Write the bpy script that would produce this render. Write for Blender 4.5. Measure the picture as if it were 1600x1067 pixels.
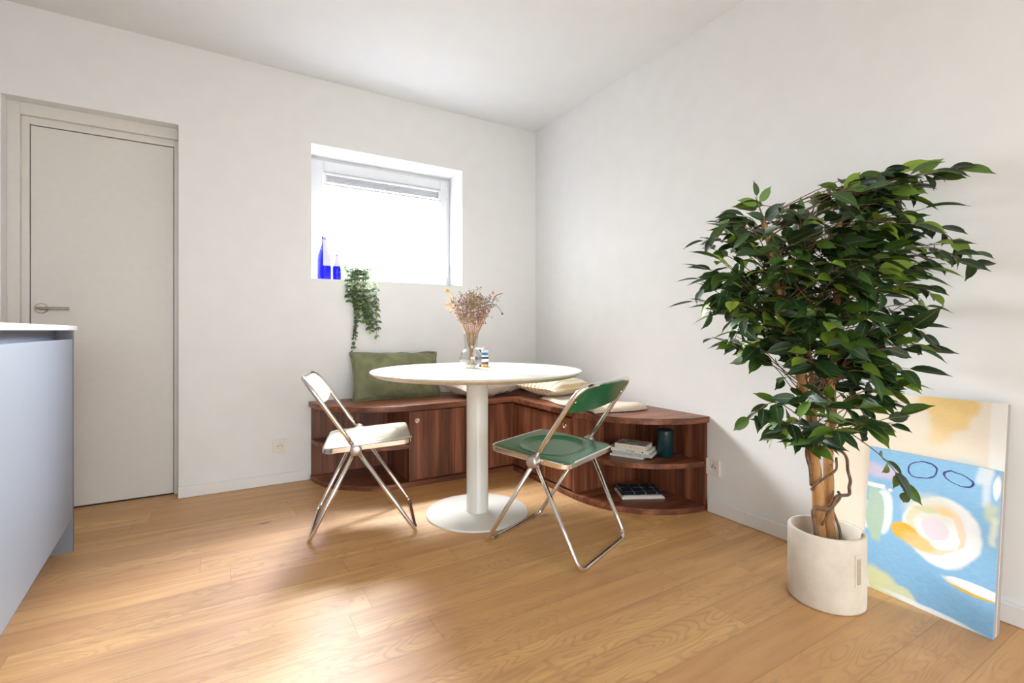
import bpy, bmesh, math, random
from math import pi, sin, cos, radians, sqrt, hypot
from mathutils import Vector, Matrix, noise

for o in list(bpy.data.objects):
    bpy.data.objects.remove(o)
C = bpy.context.scene.collection
S = bpy.context.scene

# ------------------------------------------------------------------ camera
cam_d = bpy.data.cameras.new('camera')
cam_d.sensor_width = 36.0
cam_d.lens = 17.01
cam_d.shift_y = -17.0 / 1600
cam_d.clip_start = 0.02
cam = bpy.data.objects.new('camera', cam_d)
cam.location = (-2.201, -3.320, 0.95)
cam.rotation_euler = (radians(90), 0, radians(-30.784))
C.objects.link(cam)
S.camera = cam

# ------------------------------------------------------------------ exposure
S.view_settings.view_transform = 'Standard'
S.view_settings.look = 'None'
S.view_settings.exposure = 0.15
S.view_settings.gamma = 1.0
S.view_settings.use_curve_mapping = False

# ------------------------------------------------------------------ world: bright overcast sky
SKY_ROOM = 5.9     # radiance of the sky seen by the added glass doors behind the camera (-Y)
SKY_STREET = 11.0   # radiance of the sky over the street side (+Y)
GLOW = 185.0       # extra radiance of the bright cloud seen high through the small window
W = bpy.data.worlds.new('sky')
S.world = W
W.use_nodes = True
wn = W.node_tree.nodes
wl = W.node_tree.links
wn.clear()
wo = wn.new('ShaderNodeOutputWorld')
bg = wn.new('ShaderNodeBackground')
tc = wn.new('ShaderNodeTexCoord')
sep = wn.new('ShaderNodeSeparateXYZ')
wl.new(tc.outputs['Generated'], sep.inputs[0])


def wrange(src, a, b, c, d):
    x = wn.new('ShaderNodeMapRange')
    x.interpolation_type = 'SMOOTHSTEP'
    for i, v in enumerate((a, b, c, d)):
        x.inputs[i + 1].default_value = v
    wl.new(src, x.inputs[0])
    return x.outputs[0]


def wmath(op, a, b):
    x = wn.new('ShaderNodeMath')
    x.operation = op
    wl.new(a, x.inputs[0])
    wl.new(b, x.inputs[1])
    return x.outputs[0]


dot = wn.new('ShaderNodeVectorMath')
dot.operation = 'DOT_PRODUCT'
dot.inputs[1].default_value = Vector((0.28, 0.78, 0.56)).normalized()
wl.new(tc.outputs['Generated'], dot.inputs[0])
side = wrange(sep.outputs['Y'], -0.1, 0.1, SKY_ROOM, SKY_STREET)
glow = wrange(dot.outputs['Value'], 0.60, 0.97, 0.0, GLOW)
ground = wrange(sep.outputs['Z'], -0.15, 0.05, 0.45, 1.0)     # the ground outside is darker
wl.new(wmath('MULTIPLY', wmath('ADD', side, glow), ground), bg.inputs['Strength'])
bg.inputs['Color'].default_value = (0.965, 0.99, 1.02, 1)
wl.new(bg.outputs[0], wo.inputs['Surface'])


def portal(name, loc, rot, sx, sy):
    d = bpy.data.lights.new(name, 'AREA')
    d.shape = 'RECTANGLE'
    d.size, d.size_y = sx, sy
    d.cycles.is_portal = True
    o = bpy.data.objects.new(name, d)
    o.location = loc
    o.rotation_euler = rot
    C.objects.link(o)


# daylight through the small window and through the added glass doors behind the camera
WX0, WX1, WZ0, WZ1 = -1.72, -0.66, 1.282, 2.151
RX0, RX1, RZ0, RZ1 = -3.5, -0.4, 0.06, 2.30
FRONT = -4.9
LEFT = -5.2
CEIL = 2.575
portal('sky_portal', ((WX0 + WX1) / 2, 0.33, (WZ0 + WZ1) / 2), (radians(-90), 0, 0), WX1 - WX0, WZ1 - WZ0)
portal('sky_portal', ((RX0 + RX1) / 2, FRONT - 0.33, (RZ0 + RZ1) / 2), (radians(90), 0, 0), RX1 - RX0, RZ1 - RZ0)


# ================================================================== materials
class NT:
    """tiny node-tree helper"""
    def __init__(self, name):
        self.m = bpy.data.materials.new(name)
        self.m.use_nodes = True
        self.n = self.m.node_tree.nodes
        self.l = self.m.node_tree.links
        self.p = self.n['Principled BSDF']

    def node(self, t, **kw):
        x = self.n.new(t)
        for k, v in kw.items():
            setattr(x, k, v)
        return x

    def put(self, sock, v):
        if hasattr(v, 'is_linked') or isinstance(v, bpy.types.NodeSocket):
            self.l.new(v, sock)
        else:
            sock.default_value = v

    def math(self, op, a, b=0.0, c=0.0, clamp=False):
        x = self.node('ShaderNodeMath', operation=op, use_clamp=clamp)
        for i, v in enumerate((a, b, c)):
            self.put(x.inputs[i], v)
        return x.outputs[0]

    def mix(self, f, a, b, blend='MIX'):
        x = self.node('ShaderNodeMix', data_type='RGBA', blend_type=blend)
        self.put(x.inputs[0], f)
        self.put(x.inputs[6], a)
        self.put(x.inputs[7], b)
        return x.outputs[2]

    def smooth(self, v, lo, hi, a=0.0, b=1.0):
        x = self.node('ShaderNodeMapRange', interpolation_type='SMOOTHSTEP')
        self.put(x.inputs[0], v)
        for i, q in enumerate((lo, hi, a, b)):
            self.put(x.inputs[i + 1], q)
        return x.outputs[0]

    def noise(self, vec, scale, detail=3.0, rough=0.5, dist=0.0, dim='3D'):
        x = self.node('ShaderNodeTexNoise', noise_dimensions=dim)
        if vec is not None:
            self.put(x.inputs['Vector'], vec)
        x.inputs['Scale'].default_value = scale
        x.inputs['Detail'].default_value = detail
        x.inputs['Roughness'].default_value = rough
        x.inputs['Distortion'].default_value = dist
        return x

    def obj(self):
        return self.node('ShaderNodeTexCoord').outputs['Object']

    def mapping(self, vec, loc=(0, 0, 0), rot=(0, 0, 0), sc=(1, 1, 1)):
        x = self.node('ShaderNodeMapping')
        self.put(x.inputs[0], vec)
        x.inputs[1].default_value = loc
        x.inputs[2].default_value = rot
        x.inputs[3].default_value = sc
        return x.outputs[0]

    def ramp(self, f, stops):
        x = self.node('ShaderNodeValToRGB')
        e = x.color_ramp.elements
        while len(e) < len(stops):
            e.new(0.5)
        for i, (p, c) in enumerate(stops):
            e[i].position = p
            e[i].color = (*c, 1)
        self.put(x.inputs[0], f)
        return x.outputs[0]

    def bump(self, h, strength=0.2, dist=0.002):
        x = self.node('ShaderNodeBump')
        x.inputs['Strength'].default_value = strength
        x.inputs['Distance'].default_value = dist
        self.put(x.inputs['Height'], h)
        self.l.new(x.outputs[0], self.p.inputs['Normal'])

    def base(self, v):
        self.put(self.p.inputs['Base Color'], v if not isinstance(v, tuple) else (*v[:3], 1))

    def set(self, **kw):
        for k, v in kw.items():
            self.put(self.p.inputs[k.replace('_', ' ')], v)
        return self


def c4(c):
    return (c[0], c[1], c[2], 1)


def srgb(r, g, b):
    f = lambda v: (v / 255 / 12.92) if v / 255 <= 0.04045 else ((v / 255 + 0.055) / 1.055) ** 2.4
    return (f(r), f(g), f(b))


def plain(name, col, rough=0.5, metal=0.0, grain=0.0, gscale=60.0, bump=0.0, **kw):
    t = NT(name)
    if grain:
        nz = t.noise(t.obj(), gscale, 4)
        k = t.smooth(nz.outputs[0], 0.3, 0.7)
        t.base(t.mix(k, c4([v * (1 - grain) for v in col]), c4([min(1, v * (1 + grain)) for v in col])))
        if bump:
            t.bump(nz.outputs[0], bump, 0.002)
    else:
        t.base(col)
    t.set(Roughness=rough, Metallic=metal, **kw)
    return t.m


M = {}
M['wall'] = plain('wall_paint', (0.825, 0.818, 0.80), 0.75, grain=0.012, gscale=9, bump=0.03)
M['ceiling'] = plain('ceiling_paint', (0.775, 0.775, 0.77), 0.85, grain=0.01, gscale=7)
M['trim'] = plain('trim_paint', (0.82, 0.81, 0.79), 0.45, grain=0.01, gscale=20)
M['door'] = plain('door_paint', (0.72, 0.69, 0.64), 0.45, grain=0.012, gscale=30)
M['upvc'] = plain('window_plastic', (0.70, 0.71, 0.73), 0.35, grain=0.01, gscale=15)
M['table'] = plain('table_lacquer', (0.75, 0.73, 0.67), 0.13, grain=0.01, gscale=12, Specular_IOR_Level=0.35)
M['table_edge'] = plain('table_edge_board', (0.62, 0.52, 0.38), 0.45, grain=0.08, gscale=40)
M['dark_gap'] = plain('gap_shade_black', (0.02, 0.02, 0.02), 0.7, grain=0.1)  # near-black that stands in for the shade under the door leaf
M['steel'] = plain('brushed_steel', (0.50, 0.44, 0.37), 0.32, 1.0, grain=0.06, gscale=80)
M['chrome'] = plain('chrome', (0.78, 0.75, 0.71), 0.10, 1.0, grain=0.02, gscale=20)
M['hub'] = plain('hub_alloy', (0.60, 0.57, 0.54), 0.38, 1.0, grain=0.08, gscale=90)
M['green_plastic'] = plain('green_plastic', (0.008, 0.150, 0.058), 0.27, grain=0.05, gscale=10, Specular_IOR_Level=1.0)
M['cream_plastic'] = plain('cream_plastic', (0.60, 0.575, 0.46), 0.16, grain=0.03, gscale=10)
M['slab'] = plain('island_slab', (0.80, 0.80, 0.76), 0.4, grain=0.015, gscale=30)
M['island'] = plain('island_lacquer', srgb(136, 143, 150), 0.42, grain=0.025, gscale=160, bump=0.02)
M['island_dark'] = plain('island_plinth', srgb(108, 113, 122), 0.5, grain=0.03, gscale=80)
M['socket'] = plain('socket_plastic', (0.80, 0.76, 0.67), 0.35, grain=0.01)
M['socket_dark'] = plain('socket_hole', (0.10, 0.075, 0.05), 0.5, grain=0.1)
M['paper'] = plain('paper', (0.74, 0.70, 0.60), 0.8, grain=0.08, gscale=300)
M['ink'] = plain('ink', (0.03, 0.028, 0.026), 0.6, grain=0.1)
M['yellow_ink'] = plain('yellow_ink', (0.72, 0.50, 0.03), 0.6, grain=0.05)
M['cream_cover'] = plain('cream_cover', (0.72, 0.70, 0.62), 0.5, grain=0.03)
M['white_cover'] = plain('white_cover', (0.74, 0.71, 0.65), 0.5, grain=0.03)
M['grey_cover'] = plain('grey_cover', (0.50, 0.52, 0.46), 0.5, grain=0.10, gscale=70)
M['tin'] = plain('tin_enamel', (0.004, 0.034, 0.040), 0.28, 0.0, grain=0.15, gscale=40)
M['linen_edge'] = plain('linen_edge', (0.36, 0.33, 0.30), 0.9, grain=0.10, gscale=220, bump=0.2)
M['soil_dark'] = plain('pot_inside', (0.20, 0.185, 0.16), 0.9, grain=0.15, gscale=40)
M['vine'] = plain('vine_bark', (0.15, 0.085, 0.05), 0.75, grain=0.3, gscale=60, bump=0.4)
M['twig'] = plain('twig_bark', (0.15, 0.085, 0.035), 0.7, grain=0.2, gscale=90)
M['stem_tan'] = plain('dry_stem', (0.34, 0.19, 0.08), 0.8, grain=0.25, gscale=70)
M['stem_red'] = plain('dry_red_stem', (0.28, 0.10, 0.04), 0.8, grain=0.25, gscale=70)
M['dry_yellow'] = plain('billy_button', (0.62, 0.34, 0.02), 0.85, grain=0.25, gscale=500, bump=0.5)
M['dry_cream'] = plain('dry_cream', (0.72, 0.53, 0.30), 0.85, grain=0.15, gscale=90)
M['dry_peach'] = plain('dry_peach', (0.62, 0.33, 0.20), 0.85, grain=0.2, gscale=90)
M['dry_green'] = plain('dry_green', (0.33, 0.29, 0.09), 0.85, grain=0.25, gscale=90)
M['dry_teal'] = plain('dry_teal', (0.12, 0.18, 0.20), 0.85, grain=0.25, gscale=90)
M['cream_knit'] = None
M['olive_beige'] = plain('beige_cotton', (0.50, 0.43, 0.30), 0.9, grain=0.08, gscale=120, bump=0.2)


def mat_random_island(name, stops, rough, midrib=None, coat=0.0, trans=0.0):
    t = NT(name)
    g = t.node('ShaderNodeNewGeometry')
    col = t.ramp(g.outputs['Random Per Island'], stops)
    if midrib:
        uv = t.node('ShaderNodeTexCoord').outputs['UV']
        sp = t.node('ShaderNodeSeparateXYZ')
        t.put(sp.inputs[0], uv)
        d = t.math('ABSOLUTE', t.math('SUBTRACT', sp.outputs[0], 0.5))
        k = t.smooth(d, 0.015, 0.05, 0.75, 0.0)
        col = t.mix(k, col, c4(midrib))
        # fine side veins and a paler margin
        v = t.math('SINE', t.math('MULTIPLY', t.math('SUBTRACT', t.math('MULTIPLY', sp.outputs[1], 60.0), t.math('MULTIPLY', d, 34.0)), 1.0))
        t.bump(v, 0.15, 0.0006)
        col = t.mix(t.smooth(v, 0.6, 1.0, 0.0, 0.12), col, c4(midrib))
    t.base(col)
    t.set(Roughness=rough, Coat_Weight=coat, Coat_Roughness=0.25)
    if trans:
        tl = t.node('ShaderNodeBsdfTranslucent')
        t.put(tl.inputs[0], col)
        mx = t.node('ShaderNodeMixShader')
        mx.inputs[0].default_value = trans
        t.l.new(t.p.outputs[0], mx.inputs[1])
        t.l.new(tl.outputs[0], mx.inputs[2])
        t.l.new(mx.outputs[0], t.n['Material Output'].inputs[0])
    return t.m


M['ficus'] = mat_random_island('ficus_leaf', [
    (0.0, (0.006, 0.024, 0.008)), (0.45, (0.012, 0.048, 0.010)), (0.70, (0.034, 0.090, 0.012)),
    (0.84, (0.090, 0.18, 0.018)), (1.0, (0.24, 0.34, 0.030))], 0.46, midrib=(0.16, 0.17, 0.03), trans=0.10)
M['trail_leaf'] = mat_random_island('trailing_leaf', [
    (0.0, (0.03, 0.062, 0.026)), (0.5, (0.085, 0.145, 0.06)), (0.8, (0.18, 0.26, 0.10)), (1.0, (0.36, 0.48, 0.14))], 0.5, midrib=(0.22, 0.28, 0.14), trans=0.25)
M['florets'] = mat_random_island('dry_floret', [
    (0.0, (0.07, 0.035, 0.022)), (0.3, (0.18, 0.09, 0.055)), (0.55, (0.17, 0.09, 0.11)), (0.75, (0.28, 0.17, 0.12)), (1.0, (0.50, 0.38, 0.34))], 0.85)


def mat_floor():
    t = NT('oak_planks')
    o = t.obj()
    sp = t.node('ShaderNodeSeparateXYZ')
    t.put(sp.inputs[0], o)
    x, y = sp.outputs[0], sp.outputs[1]
    pw, pl = 0.1465, 1.38
    yy = t.math('DIVIDE', t.math('ADD', y, 2.235 + pw * 60), pw)
    row = t.math('FLOOR', yy)
    fy = t.math('FRACT', yy)
    wn1 = t.node('ShaderNodeTexWhiteNoise', noise_dimensions='1D')
    t.put(wn1.inputs['W'], row)
    xx = t.math('DIVIDE', t.math('ADD', t.math('ADD', x, 50.0), t.math('MULTIPLY', wn1.outputs[0], pl)), pl)
    col = t.math('FLOOR', xx)
    fx = t.math('FRACT', xx)
    cmb = t.node('ShaderNodeCombineXYZ')
    t.put(cmb.inputs[0], row)
    t.put(cmb.inputs[1], col)
    wn2 = t.node('ShaderNodeTexWhiteNoise', noise_dimensions='2D')
    t.put(wn2.inputs['Vector'], cmb.outputs[0])
    rnd = wn2.outputs[0]
    # per-plank grain space
    off = t.node('ShaderNodeCombineXYZ')
    t.put(off.inputs[0], t.math('MULTIPLY', rnd, 37.0))
    t.put(off.inputs[1], t.math('MULTIPLY', rnd, 91.0))
    t.put(off.inputs[2], t.math('MULTIPLY', rnd, 13.0))
    vadd = t.node('ShaderNodeVectorMath', operation='ADD')
    t.put(vadd.inputs[0], o)
    t.put(vadd.inputs[1], off.outputs[0])
    gv = vadd.outputs[0]
    # long soft streaks + cathedral figure + fine pores
    streak = t.noise(t.mapping(gv, sc=(0.9, 11.0, 1.0)), 1.6, 4, 0.6, 0.4).outputs[0]
    warp = t.noise(t.mapping(gv, sc=(1.1, 5.0, 1.0)), 1.5, 2, 0.5).outputs[0]
    rings = t.math('SINE', t.math('MULTIPLY', warp, 150.0))
    rings = t.smooth(rings, 0.1, 1.0)
    fine = t.noise(t.mapping(gv, sc=(4.0, 120.0, 1.0)), 2.0, 3, 0.6).outputs[0]
    patch = t.noise(t.mapping(gv, sc=(0.8, 2.5, 1.0)), 1.7, 2, 0.5).outputs[0]
    # knots
    vor = t.node('ShaderNodeTexVoronoi', feature='F1')
    t.put(vor.inputs['Vector'], t.mapping(gv, sc=(1.0, 2.2, 1.0)))
    vor.inputs['Scale'].default_value = 1.9
    kd = t.math('ADD', vor.outputs['Distance'], t.math('MULTIPLY', t.math('SUBTRACT', fine, 0.5), 0.05))
    knot = t.smooth(kd, 0.02, 0.085, 1.0, 0.0)
    base = t.ramp(streak, [(0.22, srgb(158, 116, 72)), (0.45, srgb(192, 148, 98)), (0.62, srgb(207, 167, 115)), (0.82, srgb(218, 182, 130))])
    base = t.mix(t.smooth(rnd, 0.0, 1.0, 0.0, 0.60), base, c4(srgb(176, 130, 82)))
    base = t.mix(t.smooth(patch, 0.4, 0.75, 0.0, 0.35), base, c4(srgb(216, 180, 128)))
    base = t.mix(t.math('MULTIPLY', t.math('MULTIPLY', rings, t.smooth(patch, 0.40, 0.62)), 0.36), base, c4(srgb(146, 104, 66)))
    base = t.mix(t.smooth(fine, 0.5, 0.8, 0.0, 0.40), base, c4(srgb(150, 110, 72)))
    base = t.mix(t.math('MULTIPLY', knot, 0.7), base, c4(srgb(98, 66, 40)))
    ex = t.math('MULTIPLY', t.math('MINIMUM', fx, t.math('SUBTRACT', 1.0, fx)), pl)
    ey = t.math('MULTIPLY', t.math('MINIMUM', fy, t.math('SUBTRACT', 1.0, fy)), pw)
    edge = t.smooth(t.math('MINIMUM', ex, ey), 0.0004, 0.0018, 1.0, 0.0)
    base = t.mix(t.math('MULTIPLY', edge, 0.5), base, c4(srgb(110, 78, 50)))
    t.base(t.mix(1.0, base, (1.12, 1.01, 0.70, 1), 'MULTIPLY'))
    t.set(Roughness=t.smooth(streak, 0.2, 0.8, 0.62, 0.54), Specular_IOR_Level=1.0, Coat_Weight=1.0, Coat_Roughness=0.68)
    t.bump(t.math('SUBTRACT', t.math('MULTIPLY', fine, 0.25), edge), 0.25, 0.0012)
    return t.m


M['floor'] = mat_floor()


def mat_walnut(name, axis, tone=1.2):
    """axis: 'X','Y','Z' = grain direction"""
    t = NT(name)
    o = t.obj()
    sc = {'X': (0.7, 14, 14), 'Y': (14, 0.7, 14), 'Z': (14, 14, 0.7)}[axis]
    v = t.mapping(o, sc=sc)
    a = t.noise(v, 1.3, 5, 0.62, 0.5).outputs[0]
    sc2 = {'X': (2.0, 90, 90), 'Y': (90, 2.0, 90), 'Z': (90, 90, 2.0)}[axis]
    b = t.noise(t.mapping(o, sc=sc2), 1.5, 3, 0.6).outputs[0]
    k = lambda r, g, bb: tuple(q * tone * w for q, w in zip(srgb(r, g, bb), (1.02, 0.96, 0.91)))
    col = t.ramp(a, [(0.25, k(62, 33, 20)), (0.42, k(94, 54, 35)), (0.53, k(122, 73, 49)), (0.66, k(150, 97, 68)), (0.82, k(100, 58, 38))])
    col = t.mix(t.smooth(b, 0.45, 0.75, 0.0, 0.55), col, c4(k(66, 36, 24)))
    t.base(col)
    t.set(Roughness=0.40)
    t.bump(b, 0.08, 0.001)
    return t.m


M['walnut_x'] = mat_walnut('walnut_grain_along_bench', 'X')
M['walnut_z'] = mat_walnut('walnut_upright_grain', 'Z')


def mat_concrete():
    t = NT('pot_concrete')
    o = t.obj()
    a = t.noise(o, 7, 5, 0.6).outputs[0]
    b = t.noise(o, 90, 3, 0.6).outputs[0]
    col = t.ramp(a, [(0.25, srgb(196, 184, 166)), (0.55, srgb(216, 206, 190)), (0.8, srgb(228, 220, 206))])
    vor = t.node('ShaderNodeTexVoronoi', feature='F1')
    t.put(vor.inputs['Vector'], o)
    vor.inputs['Scale'].default_value = 60
    pit = t.smooth(vor.outputs['Distance'], 0.05, 0.12, 1.0, 0.0)
    pit = t.math('MULTIPLY', pit, t.smooth(a, 0.5, 0.65))
    col = t.mix(t.math('MULTIPLY', pit, 0.6), col, c4(srgb(140, 126, 106)))
    t.base(col)
    t.set(Roughness=0.85)
    t.bump(t.math('SUBTRACT', b, pit), 0.15, 0.0015)
    return t.m


M['concrete'] = mat_concrete()


def mat_bark():
    t = NT('ficus_bark')
    o = t.obj()
    a = t.noise(t.mapping(o, sc=(10, 10, 2.2)), 2.0, 4, 0.6).outputs[0]
    col = t.ramp(a, [(0.25, srgb(118, 78, 44)), (0.5, srgb(168, 120, 70)), (0.75, srgb(196, 150, 96))])
    n2 = t.noise(t.mapping(o, sc=(1, 1, 1.6)), 42, 2, 0.5).outputs[0]
    col = t.mix(t.smooth(n2, 0.66, 0.72, 0.0, 0.8), col, c4(srgb(70, 42, 24)))
    t.base(col)
    t.set(Roughness=0.7)
    t.bump(a, 0.4, 0.004)
    return t.m


M['bark'] = mat_bark()


def mat_fabric(name, col, var=0.12, weave=520, sheen=0.3, crease=None):
    t = NT(name)
    o = t.obj()
    a = t.noise(o, 16, 4, 0.55).outputs[0]
    b = t.noise(o, weave, 2, 0.5).outputs[0]
    cc = t.mix(t.smooth(a, 0.3, 0.7), c4([q * (1 - var) for q in col]), c4([min(1, q * (1 + var)) for q in col]))
    t.base(cc)
    t.set(Roughness=0.95, Sheen_Weight=sheen, Sheen_Roughness=0.4)
    t.bump(b, 0.25, 0.0012)
    return t


M['velvet'] = mat_fabric('green_velvet', srgb(125, 127, 94), 0.18, 600, 0.35).m
M['linen'] = mat_fabric('pale_linen', srgb(218, 203, 188), 0.05, 700, 0.1).m


def mat_stripes():
    t = mat_fabric('striped_cotton', srgb(238, 231, 214), 0.03, 700, 0.1)
    o = t.obj()
    sp = t.node('ShaderNodeSeparateXYZ')
    t.put(sp.inputs[0], o)
    s = t.math('SINE', t.math('MULTIPLY', sp.outputs[0], 2 * pi / 0.036))
    nz = t.noise(o, 240, 2, 0.5).outputs[0]
    k = t.smooth(t.math('ADD', s, t.math('MULTIPLY', nz, 0.5)), 0.35, 0.75, 0.0, 0.75)
    t.base(t.mix(k, c4(srgb(240, 233, 217)), c4(srgb(216, 180, 108))))
    return t.m


M['stripes'] = mat_stripes()


def mat_knit():
    t = NT('cream_weave')
    o = t.obj()
    sp = t.node('ShaderNodeSeparateXYZ')
    t.put(sp.inputs[0], o)
    w1 = t.math('SINE', t.math('MULTIPLY', sp.outputs[0], 2 * pi / 0.0125))
    w2 = t.math('SINE', t.math('MULTIPLY', sp.outputs[1], 2 * pi / 0.0125))
    k = t.smooth(t.math('MULTIPLY', w1, w2), -0.7, 0.7)
    t.base(t.mix(k, c4(srgb(196, 174, 146)), c4(srgb(228, 214, 194))))
    t.set(Roughness=0.95, Sheen_Weight=0.15)
    t.bump(k, 0.4, 0.003)
    return t.m


M['cream_knit'] = mat_knit()


def mat_towel():
    t = NT('navy_grid_cotton')
    o = t.obj()
    nz = t.noise(o, 30, 2, 0.5)
    wob = t.node('ShaderNodeVectorMath', operation='ADD')
    sc_ = t.node('ShaderNodeVectorMath', operation='SCALE')
    t.put(sc_.inputs[0], nz.outputs['Color'])
    sc_.inputs['Scale'].default_value = 0.006
    t.put(wob.inputs[0], o)
    t.put(wob.inputs[1], sc_.outputs[0])
    sp = t.node('ShaderNodeSeparateXYZ')
    t.put(sp.inputs[0], wob.outputs[0])

    def lines(c, pitch, o0):
        f = t.math('FRACT', t.math('ADD', t.math('DIVIDE', c, pitch), o0))
        return t.smooth(t.math('ABSOLUTE', t.math('SUBTRACT', f, 0.5)), 0.012, 0.028, 1.0, 0.0)
    k = t.math('MAXIMUM', lines(sp.outputs[0], 0.062, 0.2), lines(sp.outputs[1], 0.062, 0.35))
    br = t.noise(o, 25, 2, 0.5).outputs[0]
    k = t.math('MULTIPLY', k, t.smooth(br, 0.38, 0.52, 0.0, 0.9))
    t.base(t.mix(k, c4((0.004, 0.007, 0.020)), c4(srgb(206, 196, 190))))
    t.set(Roughness=0.95)
    t.bump(t.noise(o, 500, 2).outputs[0], 0.2, 0.001)
    return t.m


M['towel'] = mat_towel()
M['towel_white'] = mat_fabric('white_cotton_terry', srgb(226, 216, 204), 0.03, 500, 0.1).m


def mat_glass(name, tint, gloss=0.06, edge=0.5):
    """thin clear glass: sees through, reflects more at grazing angles"""
    t = NT(name)
    t.n.remove(t.p)
    tr = t.node('ShaderNodeBsdfTransparent')
    gl = t.node('ShaderNodeBsdfGlossy')
    gl.inputs['Roughness'].default_value = 0.03
    lw = t.node('ShaderNodeLayerWeight')
    lw.inputs['Blend'].default_value = 0.5
    nz = t.noise(t.obj(), 6, 1)
    fac = t.math('ADD', t.math('MULTIPLY', t.math('POWER', lw.outputs['Facing'], 4.0), edge), t.math('MULTIPLY', nz.outputs[0], gloss * 2))
    t.put(tr.inputs[0], c4(tint))
    mx = t.node('ShaderNodeMixShader')
    t.put(mx.inputs[0], fac)
    t.l.new(tr.outputs[0], mx.inputs[1])
    t.l.new(gl.outputs[0], mx.inputs[2])
    t.l.new(mx.outputs[0], t.n['Material Output'].inputs[0])
    return t.m


M['pane'] = mat_glass('window_glass', (0.97, 0.98, 0.98), 0.02, 0.2)
M['vase'] = mat_glass('clear_vase_glass', (0.95, 0.955, 0.95), 0.11, 0.85)
M['vase_base'] = mat_glass('clear_thick_glass', (0.84, 0.82, 0.74), 0.08, 0.6)
M['cobalt'] = mat_glass('cobalt_glass', (0.072, 0.070, 0.95), 0.03, 0.25)


def mat_stripe_ceramic():
    t = NT('striped_ceramic')
    o = t.obj()
    sp = t.node('ShaderNodeSeparateXYZ')
    t.put(sp.inputs[0], o)
    nz = t.noise(o, 90, 2).outputs[0]
    z = t.math('ADD', t.math('DIVIDE', sp.outputs[2], 0.104), t.math('MULTIPLY', t.math('SUBTRACT', nz, 0.5), 0.05))
    x = t.node('ShaderNodeValToRGB')
    x.color_ramp.interpolation = 'CONSTANT'
    st = [(0.0, srgb(226, 178, 96)), (0.10, srgb(228, 130, 46)), (0.15, srgb(58, 66, 98)), (0.26, srgb(226, 222, 214)),
          (0.42, srgb(24, 30, 52)), (0.52, srgb(206, 214, 224)), (0.62, srgb(40, 78, 110)), (0.76, srgb(160, 190, 216)), (0.93, srgb(196, 84, 34))]
    e = x.color_ramp.elements
    while len(e) < len(st):
        e.new(0.5)
    for i, (p, c) in enumerate(st):
        e[i].position = p
        e[i].color = c4(c)
    t.put(x.inputs[0], z)
    t.base(x.outputs[0])
    t.set(Roughness=0.3)
    return t.m


M['ceramic'] = mat_stripe_ceramic()
M['pink_ceramic'] = plain('pink_ceramic', srgb(226, 196, 190), 0.35, grain=0.06, gscale=60)
M['black_ceramic'] = plain('dark_ceramic', srgb(44, 38, 42), 0.35, grain=0.06, gscale=60)


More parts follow.
